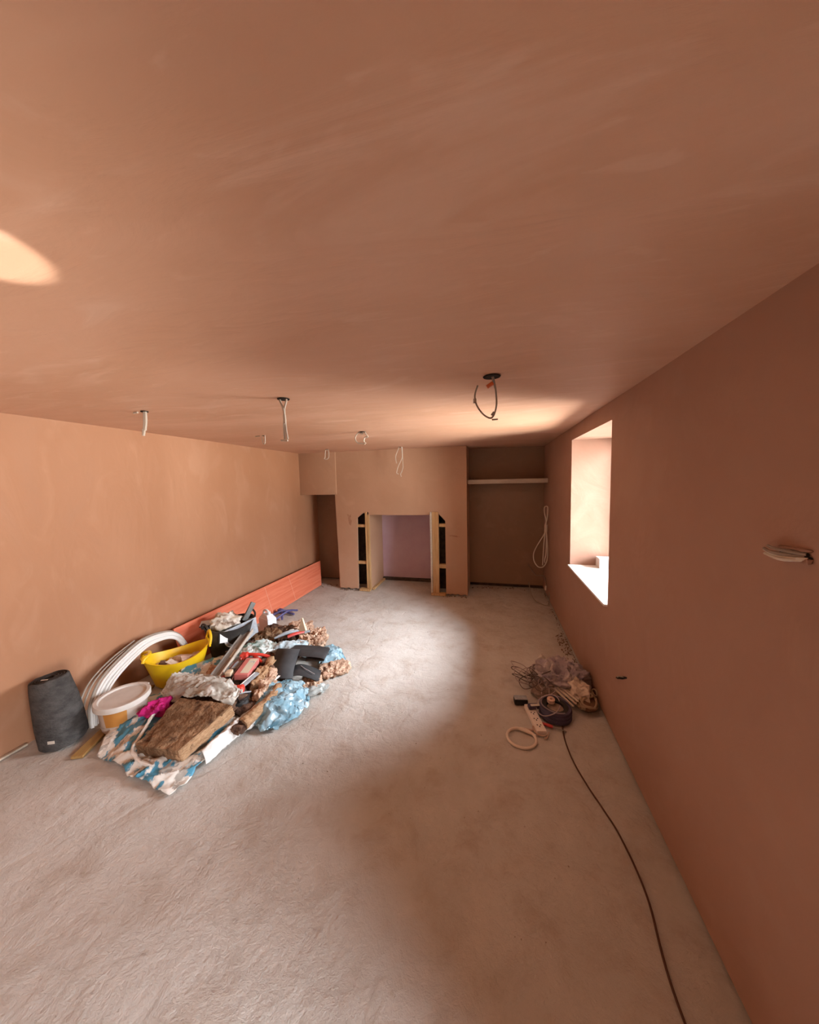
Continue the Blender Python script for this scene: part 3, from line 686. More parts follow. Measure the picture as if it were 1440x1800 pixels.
tag(loft('wrapper_flap', [
    [(-2.80, 2.38, .05), (-2.64, 2.48, .10), (-2.46, 2.56, .13), (-2.34, 2.60, .12)],
    [(-2.70, 2.22, .16), (-2.54, 2.34, .18), (-2.38, 2.44, .17), (-2.28, 2.50, .13)],
    [(-2.62, 2.12, .10), (-2.46, 2.22, .12), (-2.32, 2.32, .12), (-2.20, 2.38, .10)]],
    WRAP, 50, 26, amp=.014, freq=14, seed=9), 'white and blue plastic flap along the front of the yellow trug', 'plastic sheet')

WOOL = mat('brown_mineral_wool', (.155, .085, .045), .95, spec=.05, c2=(.36, .22, .125), nscale=7, lo=.42, hi=.68, bump=.9, bscale=45, c3=(.075, .04, .025), n3=11, lo3=.55, hi3=.7, bdist=.02)
WOOLE = mat('mineral_wool_edge', (.33, .19, .10), .95, spec=.05, c2=(.48, .31, .18), nscale=30, bump=.8, bscale=60, stretch=(1, 1, 3))
PINKW = mat('pinkish_wool', (.40, .245, .165), .95, spec=.05, c2=(.66, .48, .35), nscale=22, lo=.4, hi=.62, bump=.9, bscale=60, c3=(.26, .14, .09), n3=26, lo3=.57, hi3=.66)
DKW = mat('dark_wool', (.075, .042, .03), .95, spec=.05, c2=(.22, .13, .085), nscale=16, lo=.45, hi=.7, bump=.9, bscale=50)
t = thing('insulation_slab', 'large brown mineral wool slab lying on the printed wrapper in front', 'insulation', (-2.065, 1.69, .085), (.20, .0, .0))
bm = bmesh.new()
def slabshape(vs):
    for v in vs:
        w = (v.co.y+.18)/.36; sc = 1-.26*(1-w)
        v.co.x = v.co.x*sc+.03*(w-.5)*.6; v.co.y += .05*v.co.x
vs = lump(bm, (0, 0, .035), (.45, .37, .09), (0, 0, 0), n=26, rnd=.06, amp=.14, freq=11, seed=2, flat=False); slabshape(vs)
finish('slab', bm, WOOL, t)
bm = bmesh.new(); vs = lump(bm, (.205, 0, .03), (.05, .36, .085), (0, 0, 0), n=14, rnd=.15, amp=.25, freq=24, seed=6, flat=False); slabshape(vs)
finish('frayed_edge', bm, WOOLE, t)

MAG = mat('magenta_cloth', (.50, .012, .16), .8, c2=(.32, .008, .10), nscale=12)
bm = bmesh.new(); lump(bm, (0, 0, 0), (.15, .13, .075), (0, 0, .5), n=16, rnd=.75, amp=.5, freq=13, seed=3, crumple=True, flat=False)
o = finish('magenta_cloth', bm, MAG); o.location = (-2.43, 1.78, .14); tag(o, 'crumpled magenta cloth on the wrapper, left of insulation slab', 'cloth')

GSH = mat('grey_plastic_sheet', (.52, .49, .43), .42, spec=.5, c2=(.36, .33, .28), nscale=4, c3=(.66, .66, .62), n3=7, lo3=.58, hi3=.68)
tag(loft('grey_plastic_sheet', [
    [(-2.56, 1.90, .13), (-2.36, 1.84, .15), (-2.18, 1.86, .20), (-2.02, 1.86, .20), (-1.86, 1.90, .15)],
    [(-2.58, 1.99, .20), (-2.38, 1.95, .22), (-2.19, 1.94, .26), (-2.02, 1.95, .26), (-1.85, 1.96, .19)],
    [(-2.56, 2.08, .20), (-2.37, 2.06, .21), (-2.20, 2.04, .25), (-2.04, 2.04, .24), (-1.90, 2.04, .16)],
    [(-2.50, 2.16, .12), (-2.34, 2.18, .14), (-2.20, 2.14, .17), (-2.06, 2.12, .14), (-1.95, 2.10, .10)]],
    GSH, 90, 54, amp=.034, freq=9, seed=12), 'crumpled dusty grey plastic sheet draped behind the brown insulation slab', 'plastic sheet')
bm = bmesh.new(); lump(bm, (0, 0, 0), (.60, .26, .17), (0, 0, .0), n=14, rnd=.6, amp=.15, freq=8, seed=8, flat=False)
o = finish('waste_sack', bm, DKW); o.location = (-2.18, 2.02, .095); tag(o, 'lumpy dark waste bundle hidden under the grey plastic sheet', 'waste bundle')

MET = mat('dusty_metal_channel', (.20, .175, .15), .55, metal=.3, c2=(.34, .30, .26), nscale=16, stretch=(4, .5, 4))
METL = mat('pale_channel_edge', (.56, .49, .41), .5)
t = thing('metal_channel', 'long grey metal channel lying diagonally across the pile', 'metal channel', (-2.34, 2.45, .235), (0.07, 0.0, .36))
bm = bmesh.new(); box(bm, (-.045, -.39, -.003), (.035, .36, .003), .001); box(bm, (-.047, -.39, -.003), (-.044, .36, .022)); finish('web', bm, MET, t, smooth=False)
bm = bmesh.new(); box(bm, (.032, -.42, -.012), (.042, .38, .022), .001); finish('flange', bm, METL, t, smooth=False)
bm = bmesh.new(); box(bm, (-.006, -.10, .0033), (.010, .03, .0045)); finish('slot', bm, LAB, t, smooth=False)

def wool(name, label, loc, size, rot, m, seed, freq=11, amp=.30, rnd=.55, n=30, cat='insulation', group='loose insulation scraps in the pile', cr=False):
    bm = bmesh.new(); lump(bm, (0, 0, 0), size, (0, 0, 0), n=n, rnd=rnd, amp=amp, freq=freq, seed=seed, flat=False, crumple=cr)
    for v in bm.verts:
        pass
    o = finish(name, bm, m); o.location = loc; o.rotation_euler = rot
    R_ = Euler(rot).to_matrix()
    for v in o.data.vertices:
        w = R_ @ v.co
        if w.z+loc[2] < .004:
            w.z = .004-loc[2]; v.co = R_.inverted() @ w
    return tag(o, label, cat, group)
wool('wool_scrap', 'dark brown wool heap behind teal film, beside the jerrycan', (-2.34, 3.12, .07), (.42, .30, .15), (0, 0, .3), DKW, 11)
wool('wool_scrap', 'pinkish brown wool lump at the back of the pile by the white wedge', (-2.17, 3.26, .08), (.26, .20, .15), (0, 0, .2), PINKW, 12)
wool('wool_scrap', 'brown mottled wool sloping between the jerrycan and the red tool', (-2.42, 2.96, .11), (.30, .14, .14), (0, 0, .7), WOOL, 13)
wool('wool_scrap', 'dark wool heap in the middle of pile, right of red clamp', (-1.99, 2.48, .085), (.30, .52, .16), (0, 0, .1), DKW, 14)
wool('wool_scrap', 'tan wool strip standing right of the red clamp and box', (-1.92, 2.30, .14), (.09, .30, .12), (.1, .2, .20), WOOLE, 15, amp=.5)
wool('wool_scrap', 'light brown wool strip between red clamp and black rubber sheet', (-1.83, 2.25, .10), (.09, .34, .14), (0, .1, .15), PINKW, 16, amp=.5)
wool('wool_scrap', 'dark shredded wool low in the pile above the plastic edge', (-1.83, 2.07, .05), (.22, .26, .09), (0, 0, .1), DKW, 17)
wool('wool_scrap', 'pinkish wool clump right of the white wedge', (-1.89, 3.14, .08), (.20, .20, .15), (0, 0, .3), PINKW, 18, freq=22)
wool('wool_scrap', 'pinkish wool clump between the wedge and the black rubber strips', (-1.86, 2.95, .09), (.24, .16, .16), (0, 0, .3), PINKW, 19, freq=22)
wool('wool_scrap', 'frayed pink wool piece at the far right tip of pile', (-1.45, 2.70, .035), (.28, .20, .065), (0, 0, .75), PINKW, 20, freq=24)
wool('wool_scrap', 'frayed pink wool piece below the black rubber strips', (-1.55, 2.46, .035), (.16, .18, .08), (0, 0, .5), PINKW, 21, freq=24)
wool('wool_scrap', 'pinkish wool at the left end of metal channel', (-2.36, 2.24, .12), (.13, .18, .12), (0, 0, .4), PINKW, 22, freq=18)
wool('wool_scrap', 'dark wool mass between the black trug and metal channel', (-2.46, 2.66, .08), (.28, .34, .15), (0, 0, .4), DKW, 23)

# tan wool roll lying right front
t = thing('wool_roll', 'tan roll of wrapped wool lying on the blue film, front right of pile', 'insulation roll', (-1.70, 2.01, .10), (0, 0, -.03))
bm = bmesh.new(); tube(bm, [(-.02, -.17, -.02), (0, -.05, 0), (.01, .07, .01), (.0, .20, .04)], .045, 40, 18, taper=lambda u: 1.0-.35*u)
for v in bm.verts: v.co += Vector((noise.noise(v.co*40), noise.noise(v.co*40+Vector((5, 0, 0))), noise.noise(v.co*38)))*.012
finish('roll', bm, WOOLE, t)
bm = bmesh.new(); lump(bm, (-.045, -.19, -.03), (.09, .09, .06), n=8, rnd=.6, amp=.4, freq=25, seed=4, flat=False); finish('frayed_end', bm, DKW, t)

# blue translucent films
FILM = mat('blue_translucent_film', (.26, .47, .58), .22, spec=.6, c2=(.46, .64, .72), nscale=9, lo=.4, hi=.62, trans=.25, c3=(.13, .30, .40), n3=14, lo3=.56, hi3=.66)
FILML = mat('pale_blue_film', (.45, .62, .70), .22, spec=.6, c2=(.66, .78, .82), nscale=12, trans=.2)
CLEAR = mat('clear_grey_film', (.46, .52, .50), .22, spec=.6, trans=.4, c2=(.62, .66, .64), nscale=10)
tag(loft('blue_film', [
    [(-1.80, 1.98, .03), (-1.70, 1.91, .03), (-1.60, 1.88, .02), (-1.50, 1.92, .01)],
    [(-1.82, 2.10, .09), (-1.70, 2.05, .12), (-1.57, 2.02, .10), (-1.44, 2.06, .02)],
    [(-1.80, 2.24, .11), (-1.68, 2.22, .13), (-1.56, 2.20, .10), (-1.42, 2.20, .02)],
    [(-1.74, 2.38, .06), (-1.66, 2.38, .08), (-1.58, 2.38, .07), (-1.50, 2.36, .03)]],
    FILM, 60, 60, amp=.026, freq=13, seed=21), 'large crumpled blue translucent film at front right of the pile', 'plastic film')
tag(loft('blue_film', [
    [(-2.10, 2.60, .14), (-1.98, 2.62, .14), (-1.84, 2.68, .12), (-1.76, 2.74, .08)],
    [(-2.10, 2.70, .19), (-1.98, 2.72, .21), (-1.86, 2.78, .18), (-1.78, 2.84, .12)],
    [(-2.06, 2.82, .15), (-1.96, 2.86, .17), (-1.86, 2.90, .15), (-1.80, 2.92, .10)]],
    FILML, 44, 36, amp=.024, freq=14, seed=25), 'pale blue crumpled film just behind the black rubber strips', 'plastic film')
tag(loft('blue_film', [
    [(-1.66, 2.74, .03), (-1.58, 2.72, .04), (-1.48, 2.72, .02), (-1.42, 2.76, .01)],
    [(-1.68, 2.88, .06), (-1.60, 2.88, .08), (-1.50, 2.88, .06), (-1.42, 2.88, .01)],
    [(-1.74, 3.04, .04), (-1.66, 3.06, .05), (-1.58, 3.06, .04), (-1.52, 3.02, .01)]],
    FILM, 40, 40, amp=.022, freq=14, seed=29), 'blue film scrap on the floor at far right of pile', 'plastic film')
tag(loft('clear_film', [
    [(-1.56, 2.28, .02), (-1.49, 2.29, .03), (-1.42, 2.31, .02)],
    [(-1.56, 2.36, .04), (-1.48, 2.38, .05), (-1.39, 2.40, .02)],
    [(-1.52, 2.44, .03), (-1.46, 2.46, .04), (-1.38, 2.48, .01)]],
    CLEAR, 30, 24, amp=.014, freq=18, seed=31), 'clear crinkled film beside the frayed pink wool below rubber strips', 'plastic film')
TEAL = mat('teal_white_film', (.62, .68, .66), .3, spec=.5, c2=(.12, .24, .20), nscale=9, lo=.50, hi=.58, c3=(.4, .5, .48), n3=16)
tag(loft('teal_film', [
    [(-2.32, 2.42, .16), (-2.23, 2.42, .17), (-2.12, 2.44, .15), (-2.06, 2.50, .12)],
    [(-2.34, 2.54, .21), (-2.23, 2.56, .23), (-2.12, 2.58, .21), (-2.04, 2.60, .15)],
    [(-2.34, 2.68, .20), (-2.24, 2.70, .22), (-2.14, 2.70, .20), (-2.04, 2.68, .15)],
    [(-2.32, 2.80, .14), (-2.24, 2.82, .15), (-2.15, 2.80, .14), (-2.08, 2.76, .12)]],
    TEAL, 50, 50, amp=.030, freq=12, seed=35), 'crumpled green and white film behind the red clamp', 'plastic film')

# black rubber strips
RUBB = mat('matt_black_rubber', (.040, .042, .045), .6, c2=(.06, .062, .065), nscale=12)
t = thing('rubber_strip', 'wide black rubber strip folded double with a loop at its right end', 'rubber sheet', (-1.75, 2.62, .16))
def strip(par, rows, w, m, th=.006, n=40):
    P = cat_rom(rows, n); bm = bmesh.new(); V = []
    for i, p in enumerate(P):
        d = P[min(i+1, n)]-P[max(i-1, 0)]
        V.append((bm.verts.new(p-Vector(w)/2), bm.verts.new(p+Vector(w)/2)))
    for A, B in zip(V, V[1:]): bm.faces.new((A[0], A[1], B[1], B[0]))
    o = finish('strip', bm, m, par); s = o.modifiers.new('s', 'SOLIDIFY'); s.thickness = th
    return o
strip(t, [(-.20, .03, .01), (-.08, .02, .045), (.08, .03, .05), (.20, .05, .04), (.245, .055, .022), (.20, .05, .005), (.06, .03, .0)], (-.045, .19, .0), RUBB)
t = thing('rubber_strip', 'black rubber strip hanging down the front of the folded strip', 'rubber sheet', (-1.80, 2.48, .15))
strip(t, [(-.11, .20, .04), (-.07, .12, .075), (-.03, .02, .06), (.0, -.08, .02), (.03, -.15, -.03)], (.22, .03, .0), RUBB)
t = thing('rubber_strip', 'short dark rubber strip with pale crease under the loop end', 'rubber sheet', (-1.60, 2.45, .10))
strip(t, [(-.14, -.03, .03), (-.06, -.0, .045), (.04, .02, .02), (.12, .04, -.02)], (.05, -.13, -.02), RUBB)
bm = bmesh.new(); tube(bm, [(-.07, .04, .055), (.0, .01, .047), (.09, -.0, .020)], .003, 10, 5); finish('pale_crease', bm, mat('pale_crease', (.4, .4, .4), .5), t)
t = thing('rubber_offcut', 'small grey rubber offcut behind the folded black strip', 'rubber sheet', (-1.66, 2.86, .085), (0, 0, .2))
bm = bmesh.new(); box(bm, (-.09, -.03, -.04), (.06, .03, .045), .006); finish('offcut', bm, mat('grey_rubber', (.13, .13, .125), .6), t)

# red clamp + boxed tool
RED = mat('red_plastic', (.62, .055, .035), .4); PKR = mat('pinkish_red_plastic', (.60, .19, .17), .45)
t = thing('red_clamp', 'bright red plastic clamp frame lying at the centre of pile', 'clamp', (-2.10, 2.27, .195), (0, 0, .36))
def rb(pts, r, m=RED, nm='bar'): bm = bmesh.new(); tube(bm, pts, r, 14, 8); finish(nm, bm, m, t)
rb([(-.07, -.20, .0), (-.085, -.05, .03), (-.075, .10, .035), (-.04, .19, .02)], .006, DKB, 'frame_rod')
rb([(-.01, -.22, .0), (-.02, -.08, .03), (-.01, .08, .035), (.0, .18, .02)], .006, DKB, 'frame_rod')
rb([(-.09, -.17, .01), (-.05, -.20, .02), (-.01, -.22, .015), (.03, -.245, .0), (.07, -.26, -.01)], .015)
rb([(-.07, .14, .02), (-.03, .19, .03), (.03, .18, .035), (.10, .19, .02), (.17, .20, -.01)], .014)
rb([(.04, .17, .02), (.09, .13, .02), (.13, .10, .0)], .011)
bm = bmesh.new(); lump(bm, (.075, -.27, -.01), (.07, .06, .05), n=8, rnd=.7, amp=.2, freq=20, flat=False); finish('grip', bm, RED, t)
bm = bmesh.new(); lump(bm, (-.045, .175, .03), (.06, .06, .05), n=8, rnd=.4, amp=.2, freq=20, flat=False); finish('jaw', bm, RED, t)
t = thing('red_blade_box', 'small pink and red box with pale label inside the red clamp', 'box', (-2.04, 2.27, .215), (0.05, .05, .30))
bm = bmesh.new(); box(bm, (-.06, -.12, -.03), (.05, .12, .02), .004); finish('carton', bm, PKR, t)
bm = bmesh.new(); box(bm, (-.02, -.10, .0203), (.046, .10, .0213)); finish('pale_label', bm, mat('cream_label', (.68, .60, .46), .5), t, smooth=False)
bm = bmesh.new(); tube(bm, [(.0, .05, .022), (.03, .06, .022), (.035, .04, .022)], .002, 8, 4); finish('printed_mark', bm, GRB, t)
t = thing('wooden_block', 'small cream wooden block between the rods of red clamp', 'block', (-2.12, 2.15, .235), (0, 0, .36))
bm = bmesh.new(); box(bm, (-.022, -.03, -.02), (.022, .03, .012), .003); finish('block', bm, mat('cream_wood', (.66, .52, .36), .6), t)
t = thing('putty_knife', 'white-edged dark blade lying right of the red clamp', 'knife', (-1.925, 2.13, .19), (0.15, .2, -.10))
bm = bmesh.new(); box(bm, (-.020, -.11, -.004), (.014, .11, .004), .002); finish('dark_blade', bm, GRB, t)
bm = bmesh.new(); box(bm, (-.028, -.11, -.003), (-.019, .10, .006), .001); finish('white_edge', bm, WHITE, t)
t = thing('white_strip', 'short white plastic strip sticking out from under the black rubber', 'strip', (-1.80, 2.29, .125), (.1, .1, -.2))
bm = bmesh.new(); box(bm, (-.009, -.07, -.003), (.009, .10, .003), .001); finish('strip', bm, WHITE, t)
t = thing('black_bracket', 'black tangle of metal straps in front of the red clamp grip', 'bracket', (-1.93, 2.02, .145), (0, 0, .2))
for k in range(8):
    a = k*.8; bm = bmesh.new(); tube(bm, [(-.08+.02*k, -.06, -.02+.01*(k % 3)), (-.01*k+.03, .0, .02+.006*(k % 4)), (.07-.012*k, .07, -.01)], .0055, 12, 6); finish('strap', bm, BLK if k % 3 else GRB, t)
bm = bmesh.new(); lump(bm, (0, 0, -.03), (.18, .14, .06), n=8, rnd=.6, amp=.3, freq=14, flat=False); finish('body', bm, BLK, t)
t = thing('dark_tin', 'dark round tin beside the metal channel below teal film', 'tin', (-2.20, 2.30, .19), (0, .2, 0))
bm = bmesh.new(); lathe(bm, [(0, -.06), (.045, -.06), (.045, .02), (.04, .024), (0, .024)], 28); finish('tin_body', bm, GRB, t)
bm = bmesh.new(); lathe(bm, [(.045, .012), (.049, .014), (.049, .022), (.044, .024)], 28); finish('rim', bm, LAB, t)
t = thing('paint_scraper', 'thin red handled scraper left of the clamp, by the sheet edge', 'scraper', (-2.17, 2.13, .20), (0, 0, .9))
bm = bmesh.new(); box(bm, (-.07, -.012, -.005), (.03, .012, .006), .004); finish('handle', bm, RED, t)
bm = bmesh.new(); box(bm, (.03, -.016, -.002), (.09, .016, .001)); finish('blade', bm, METL, t)

# back right of the pile: tools and wedge
t = thing('pliers', 'pinkish red handled pliers near the wedge at back of the pile', 'pliers', (-2.02, 2.98, .18), (0, 0, .75))
bm = bmesh.new(); tube(bm, [(-.10, -.012, 0), (-.02, -.018, .015), (.07, .0, .01)], .010, 16, 8); finish('handle', bm, mat('coral_plastic', (.70, .13, .12), .4), t)
bm = bmesh.new(); tube(bm, [(-.10, .012, 0), (-.02, .022, .012), (.07, .006, .01)], .009, 16, 8); finish('handle', bm, RED, t)
bm = bmesh.new(); box(bm, (.07, -.014, .0), (.13, .016, .018), .004); finish('jaw', bm, GRB, t)
t = thing('grey_drill_bit_case', 'slim dark grey tool lying left of the pliers', 'tool', (-2.14, 2.98, .17), (0, .1, .95))
bm = bmesh.new(); tube(bm, [(-.14, 0, -.01), (0, 0, .02), (.14, .01, .01)], .016, 16, 10, taper=lambda u: .6+.6*math.sin(u*PI)); finish('body', bm, GRB, t)
bm = bmesh.new(); tube(bm, [(.02, .012, .035), (.07, .012, .036)], .007, 4, 6); finish('switch', bm, LAB, t)
t = thing('timber_wedge', 'upright pale timber wedge at the back right of pile', 'wedge', (-2.03, 3.10, .0), (0, 0, .1))
bm = bmesh.new(); A = [(-.025, -.02), (.025, -.02), (.025, .02), (-.025, .02)]
A = [(x*1.6, y) for x, y in A]
lo = [bm.verts.new((x*.6, y, 0)) for x, y in A]; md = [bm.verts.new((x*1.1, y, .16)) for x, y in A]; hi = [bm.verts.new((x*.12-.002, y*.5, .31)) for x, y in A]
for X, Y in ((lo, md), (md, hi)):
    for i in range(4): bm.faces.new((X[i], X[(i+1) % 4], Y[(i+1) % 4], Y[i]))
bm.faces.new(lo[::-1]); bm.faces.new(hi); finish('wedge', bm, mat('pale_wedge_wood', (.80, .70, .50), .6), t, smooth=False)

# ============================================================ RIGHT FLOOR HEAP
BAGM = mat('dusty_clear_bag', (.34, .28, .31), .35, spec=.6, c2=(.60, .53, .50), nscale=8, lo=.42, hi=.62, trans=.15, c3=(.18, .13, .18), n3=13, lo3=.56, hi3=.66)
t = thing('polythene_bag', 'dusty greyish polythene bag slumped against the right wall', 'bag', (.57, 2.93, .0))
bm = bmesh.new(); lump(bm, (0, 0, .07), (.36, .34, .17), (0, 0, .2), n=22, rnd=.8, amp=.35, freq=10, seed=41, crumple=True); finish('bag_body', bm, BAGM, t)
o = loft('bag_mouth', [[(-.19, .06, .06), (-.15, .05, .08), (-.10, .06, .08)], [(-.20, .10, .12), (-.155, .10, .15), (-.09, .09, .12)], [(-.17, .13, .16), (-.14, .13, .19), (-.10, .12, .14)]],
         mat('pale_film', (.62, .57, .50), .35), 20, 20, amp=.012, freq=20, seed=44, floor=False, parent=t)
SKW = mat('dusty_beige_canvas', (.52, .43, .34), .85, c2=(.66, .57, .47), nscale=14)
wool('canvas_sack', 'beige canvas work glove draped over the polythene bag', (.65, 2.75, .085), (.13, .22, .10), (0, 0, .5), SKW, 51, freq=8, amp=.35, rnd=.6, cat='glove', group=None, cr=True)
t = thing('bundle_of_strips', 'bundle of beige strips lying between the reel and the glove', 'strips', (.565, 2.70, .06), (0, 0, .45))
for k in range(5):
    bm = bmesh.new(); box(bm, (-.05+.022*k, -.14+.01*k, .0), (-.034+.022*k, .12, .012), .003, T((0, 0, .01*k), (.0, .1*k, .04*k))); finish('strip', bm, SKW, t)
ROPE = mat('beige_rope', (.40, .30, .20), .85)
t = thing('rope_net', 'knotted ball of beige net rope against foot of right wall', 'rope', (.70, 2.66, .055))
bm = bmesh.new(); lump(bm, (0, 0, -.01), (.13, .15, .07), n=10, rnd=.9, amp=.2, freq=12, flat=False); finish('core', bm, mat('rusty_brown_cloth', (.22, .12, .07), .9), t)
for k in range(7):
    a = k*.9; bm = bmesh.new(); R_ = Euler((a*1.3, a*.7, a)).to_matrix(); pts = []
    for i in range(31):
        b = 2*PI*i/30; q = R_ @ Vector((math.cos(b)*.075, math.sin(b)*.085, .02*math.sin(3*b))); q.z = max(q.z*.6, -.045); pts.append(q)
    tube(bm, pts, .007, raw=True, seg=6); finish('strand', bm, ROPE, t)
for k in range(4):
    bm = bmesh.new(); c = Vector((-.02+.03*k, .06+.02*(k % 2), .03)); pts = [c+Vector((math.cos(b)*.028, math.sin(b)*.03, .012*math.sin(b*2))) for b in [2*PI*i/20 for i in range(21)]]
    tube(bm, pts, .006, raw=True, seg=6); finish('knot', bm, ROPE, t)

# reel
REEL = mat('indigo_cable_jacket', (.055, .045, .085), .4, c2=(.09, .075, .13), nscale=10)
t = thing('cable_reel', 'round dark indigo reel of cable lying flat on the floor', 'cable reel', (.455, 2.52, .0))
bm = bmesh.new()
for k in range(6):
    zz = .012+.0125*k
    for rr in (.098, .108):
        pts = [(math.cos(b)*(rr-.003*(k % 2)), math.sin(b)*(rr-.003*(k % 2)), zz) for b in [2*PI*i/48 for i in range(49)]]; tube(bm, pts, .0072, raw=True, seg=8)
finish('wound_cable', bm, REEL, t)
bm = bmesh.new(); lathe(bm, [(.05, .004), (.094, .004), (.094, .078), (.088, .082), (.062, .078), (.055, .055), (0, .055), (0, .05), (.05, .05), (.05, .004)], 40); dr = finish('drum', bm, BLK, t)
bm = bmesh.new(); lathe(bm, [(.0, .058), (.052, .058), (.056, .064), (.045, .068), (0, .066)], 30); finish('hub', bm, mat('brown_hub', (.20, .14, .11), .6, c2=(.35, .26, .2), nscale=30), dr)
bm = bmesh.new(); tube(bm, [(math.cos(b)*.10-.0, math.sin(b)*.10, .092+.004*math.sin(b*2)) for b in [math.radians(20+i*8) for i in range(36)]], .005, raw=True, seg=6); finish('loose_turn', bm, mat('lilac_grey_cable', (.26, .22, .25), .5), t)
t = thing('white_wire_loop', 'thin lilac-grey wire ring resting on the left of cable reel', 'wire', (.40, 2.50, .09), (.2, -.5, 0))
bm = bmesh.new(); tube(bm, [(math.cos(b)*.09, math.sin(b)*.09, .004*math.sin(b*3)) for b in [2*PI*i/48 for i in range(46)]], .0035, raw=True, seg=6); finish('wire', bm, mat('lilac_wire', (.40, .34, .36), .5), t)
t = thing('tape_roll', 'small pinkish tape roll sitting on top of the cable reel', 'tape roll', (.43, 2.555, .083), (.1, 0, 0))
bm = bmesh.new(); lathe(bm, [(.010, 0), (.028, 0), (.028, .026), (.010, .026), (.010, 0)], 28); finish('tape', bm, mat('pinkish_tape', (.66, .46, .36), .55), t)
# extension socket
t = thing('extension_socket', 'white four-way extension socket lying left of the cable reel', 'extension socket', (.30, 2.43, .0), (0, 0, .22))
SOCK = mat('dusty_socket_white', (.74, .66, .58), .5, c2=(.80, .74, .68), nscale=20)
bm = bmesh.new(); box(bm, (-.034, -.14, 0), (.034, .14, .034), .007); finish('socket_body', bm, SOCK, t)
for k in range(4):
    bm = bmesh.new(); y = -.10+.063*k
    box(bm, (-.003, y-.004, .0343), (.004, y+.008, .0352)); box(bm, (-.015, y+.012, .0343), (-.008, y+.022, .0352)); box(bm, (.009, y+.012, .0343), (.016, y+.022, .0352)); finish('socket_pins', bm, BLK, t, smooth=False)
t = thing('black_plug', 'black plug pushed into the extension socket end', 'plug', (.305, 2.52, .036), (0, 0, .3))
bm = bmesh.new(); box(bm, (-.045, -.016, 0), (.035, .02, .030), .007); finish('plug_body', bm, REEL, t)
bm = bmesh.new(); box(bm, (-.03, -.02, .030), (.05, .0, .036), .002); finish('pale_top', bm, LAB, t)
t = thing('power_adapter', 'black power adapter with grey top at left edge of the heap', 'adapter', (.215, 2.61, .0), (0, 0, .15))
bm = bmesh.new(); box(bm, (-.052, -.028, 0), (.052, .03, .042), .010); finish('adapter_body', bm, BLK, t)
bm = bmesh.new(); box(bm, (-.05, -.024, .042), (.05, .026, .052), .005); finish('top_shell', bm, GRB, t)
t = thing('screwdriver', 'red handled screwdriver on floor below the cable reel', 'screwdriver', (.385, 2.385, .012), (0, 0, -.25))
bm = bmesh.new(); tube(bm, [(-.055, 0, 0), (0, 0, .003), (.03, 0, 0)], .011, 14, 10); finish('handle', bm, mat('dark_red_plastic', (.48, .05, .045), .4), t)
bm = bmesh.new(); tube(bm, [(.03, 0, 0), (.12, 0, -.002)], .004, 4, 8); finish('shaft', bm, MET, t)
# white cable ring
t = thing('socket_lead', 'cream cable ring on floor trailing from the extension socket', 'cable', (.19, 2.23, .0))
bm = bmesh.new(); pts = [(math.cos(b)*.095, math.sin(b)*.085, .010+.003*math.sin(b)) for b in [math.radians(100+i*10) for i in range(37)]]
pts += [(.075, .05, .012), (.10, .03, .014)]; tube(bm, pts, .009, raw=True, seg=8); finish('ring', bm, mat('cream_cable', (.74, .64, .54), .5), t)
bm = bmesh.new(); tube(bm, [(.02, .09, .011), (.06, .085, .012), (.085, .09, .012), (.09, .12, .014)], .0075, 20, 8)
tube(bm, [(.09, .12, .014), (.10, .07, .012), (.14, .05, .01), (.18, .07, .01), (.19, .09, .01), (.17, .04, .008), (.15, .03, .008)], .005, 40, 8)
finish('tail', bm, mat('cream_cable_tail', (.50, .36, .28), .5), t)
# cable tangle
t = thing('cable_tangle', 'loose tangle of thin brown cables behind the power adapter', 'cable tangle', (.33, 2.80, .0))
rnd = random.Random(5); TNG = [mat('brown_flex', (.12, .08, .065), .5), mat('grey_flex', (.38, .31, .28), .5)]
for k in range(24):
    bm = bmesh.new(); cx, cy = rnd.uniform(-.10, .15), rnd.uniform(-.12, .14); pts = []; R1 = rnd.uniform(.025, .09); ph = rnd.uniform(0, 6); th = rnd.uniform(-.5, .5)
    for i in range(34):
        b = ph+i/33*2*PI*rnd.uniform(.98, 1.0)*1.25; pts.append((cx+math.cos(b)*R1*(1+.2*math.sin(b*2+k)), cy+math.sin(b)*R1*.9, max(.006, .045+.035*math.sin(b+th*5)+.004*k)))
    tube(bm, cat_rom(pts, 60), .0036, raw=True, seg=6); finish('cable', bm, TNG[k % 2], t)
bm = bmesh.new(); lump(bm, (.09, -.02, .03), (.20, .20, .07), n=10, rnd=.8, amp=.4, freq=14, seed=3); finish('dusty_lead_bundle', bm, mat('dusty_bundle', (.22, .15, .12), .85, c2=(.34, .25, .2), nscale=25), t)
# long floor cable
t = thing('floor_cable', 'single brown cable running over floor from reel towards the viewer', 'cable', (.50, 2.4, .0))
bm = bmesh.new(); tube(bm, [(-.01, .06, .006), (-.02, -.02, .006), (-.025, -.14, .006), (-.01, -.30, .006), (.03, -.46, .006), (.07, -.58, .006), (.11, -.72, .006), (.13, -.95, .006), (.10, -1.25, .006), (.14, -1.7, .006)], .0045, 80, 8); finish('cable', bm, mat('brown_cable', (.085, .035, .018), .6), t)

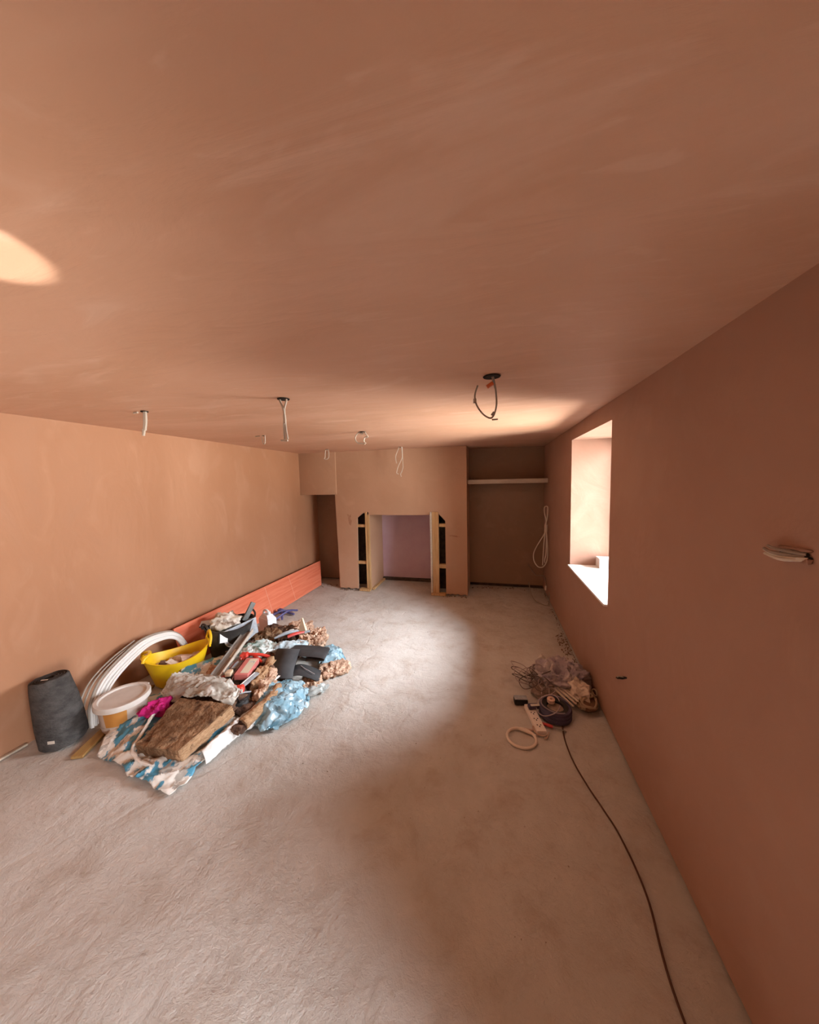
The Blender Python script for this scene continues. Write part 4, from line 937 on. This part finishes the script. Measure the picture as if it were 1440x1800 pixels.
# rubble along the foot of the walls: uncountable crumbs
def crumbs(name, label, spots, m, n, s0, s1, seed):
    rr = random.Random(seed); bm = bmesh.new()
    for i in range(n):
        (x0, y0), (x1, y1), w = rr.choice(spots); u = rr.random(); x = x0+(x1-x0)*u+rr.gauss(0, w); y = y0+(y1-y0)*u+rr.gauss(0, w); s = rr.uniform(s0, s1)*rr.uniform(.5, 1)
        x = min(x, XR-.012)
        r = bmesh.ops.create_icosphere(bm, subdivisions=1, radius=s)
        q = Euler((rr.random()*3, rr.random()*3, rr.random()*3)).to_matrix()
        for v in r['verts']: v.co = q @ Vector((v.co.x*rr.uniform(.7, 1.3), v.co.y, v.co.z*.6)); v.co += Vector((x, y, s*.45))
    o = finish(name, bm, m, smooth=False); o['kind'] = 'stuff'; return tag(o, label, 'debris')
crumbs('wall_debris', 'brown crumbs and dirt strewn along the foot of right wall', [((.78, 5.4), (.78, 3.0), .02), ((.74, 3.9), (.76, 3.3), .035), ((.77, 3.0), (.78, 2.9), .006)], mat('brown_dirt', (.16, .09, .055), .9, c2=(.26, .16, .1), nscale=30), 420, .003, .011, 1)
crumbs('plaster_crumbs', 'plaster crumbs fallen along the base of chimney breast', [((-2.49, 4.95), (-2.15, 4.95), .02), ((-.72, 4.94), (-.38, 4.94), .02), ((-.35, 5.45), (.7, 5.5), .03), ((-2.95, 5.1), (-2.5, 5.2), .05)], mat('dark_crumbs', (.12, .085, .06), .9, c2=(.3, .2, .14), nscale=30), 220, .004, .014, 2)
crumbs('floor_grit', 'fine pale grit scattered over the open concrete floor', [((-1.2, 1.2), (-.8, 4.6), .5), ((0, 1.2), (-.3, 4.4), .35)], mat('floor_grit', (.42, .35, .28), .9), 260, .0015, .005, 3)

# added lamp, unseen behind the viewer, stands in for reflected sun on the ceiling
tp = Vector((-1.02, -.45, .0)); aim = (Vector((-1.10, .48, H))-(tp+Vector((0, 0, .16)))).normalized()
t = thing('added_lamp', 'small added black lamp on floor behind viewer, aimed at the ceiling', 'added_lamp', tp)
bm = bmesh.new(); lathe(bm, [(0, 0), (.02, 0), (.02, .10), (.03, .13), (.03, .15), (.026, .15), (.02, .13), (0, .13)], 24, T((0, 0, 0), (0, 0, 0))); finish('added_lamp_body', bm, BLK, t)
ld = bpy.data.lights.new('added_lamp_beam', 'SPOT'); ld.energy = 430; ld.spot_size = math.radians(7.5); ld.spot_blend = .45; ld.shadow_soft_size = .008; ld.color = (1, .96, .9)
lo_ = bpy.data.objects.new('added_lamp_beam', ld); C.objects.link(lo_); lo_.location = tp+Vector((0, 0, .17)); lo_.rotation_euler = aim.to_track_quat('-Z', 'Y').to_euler()
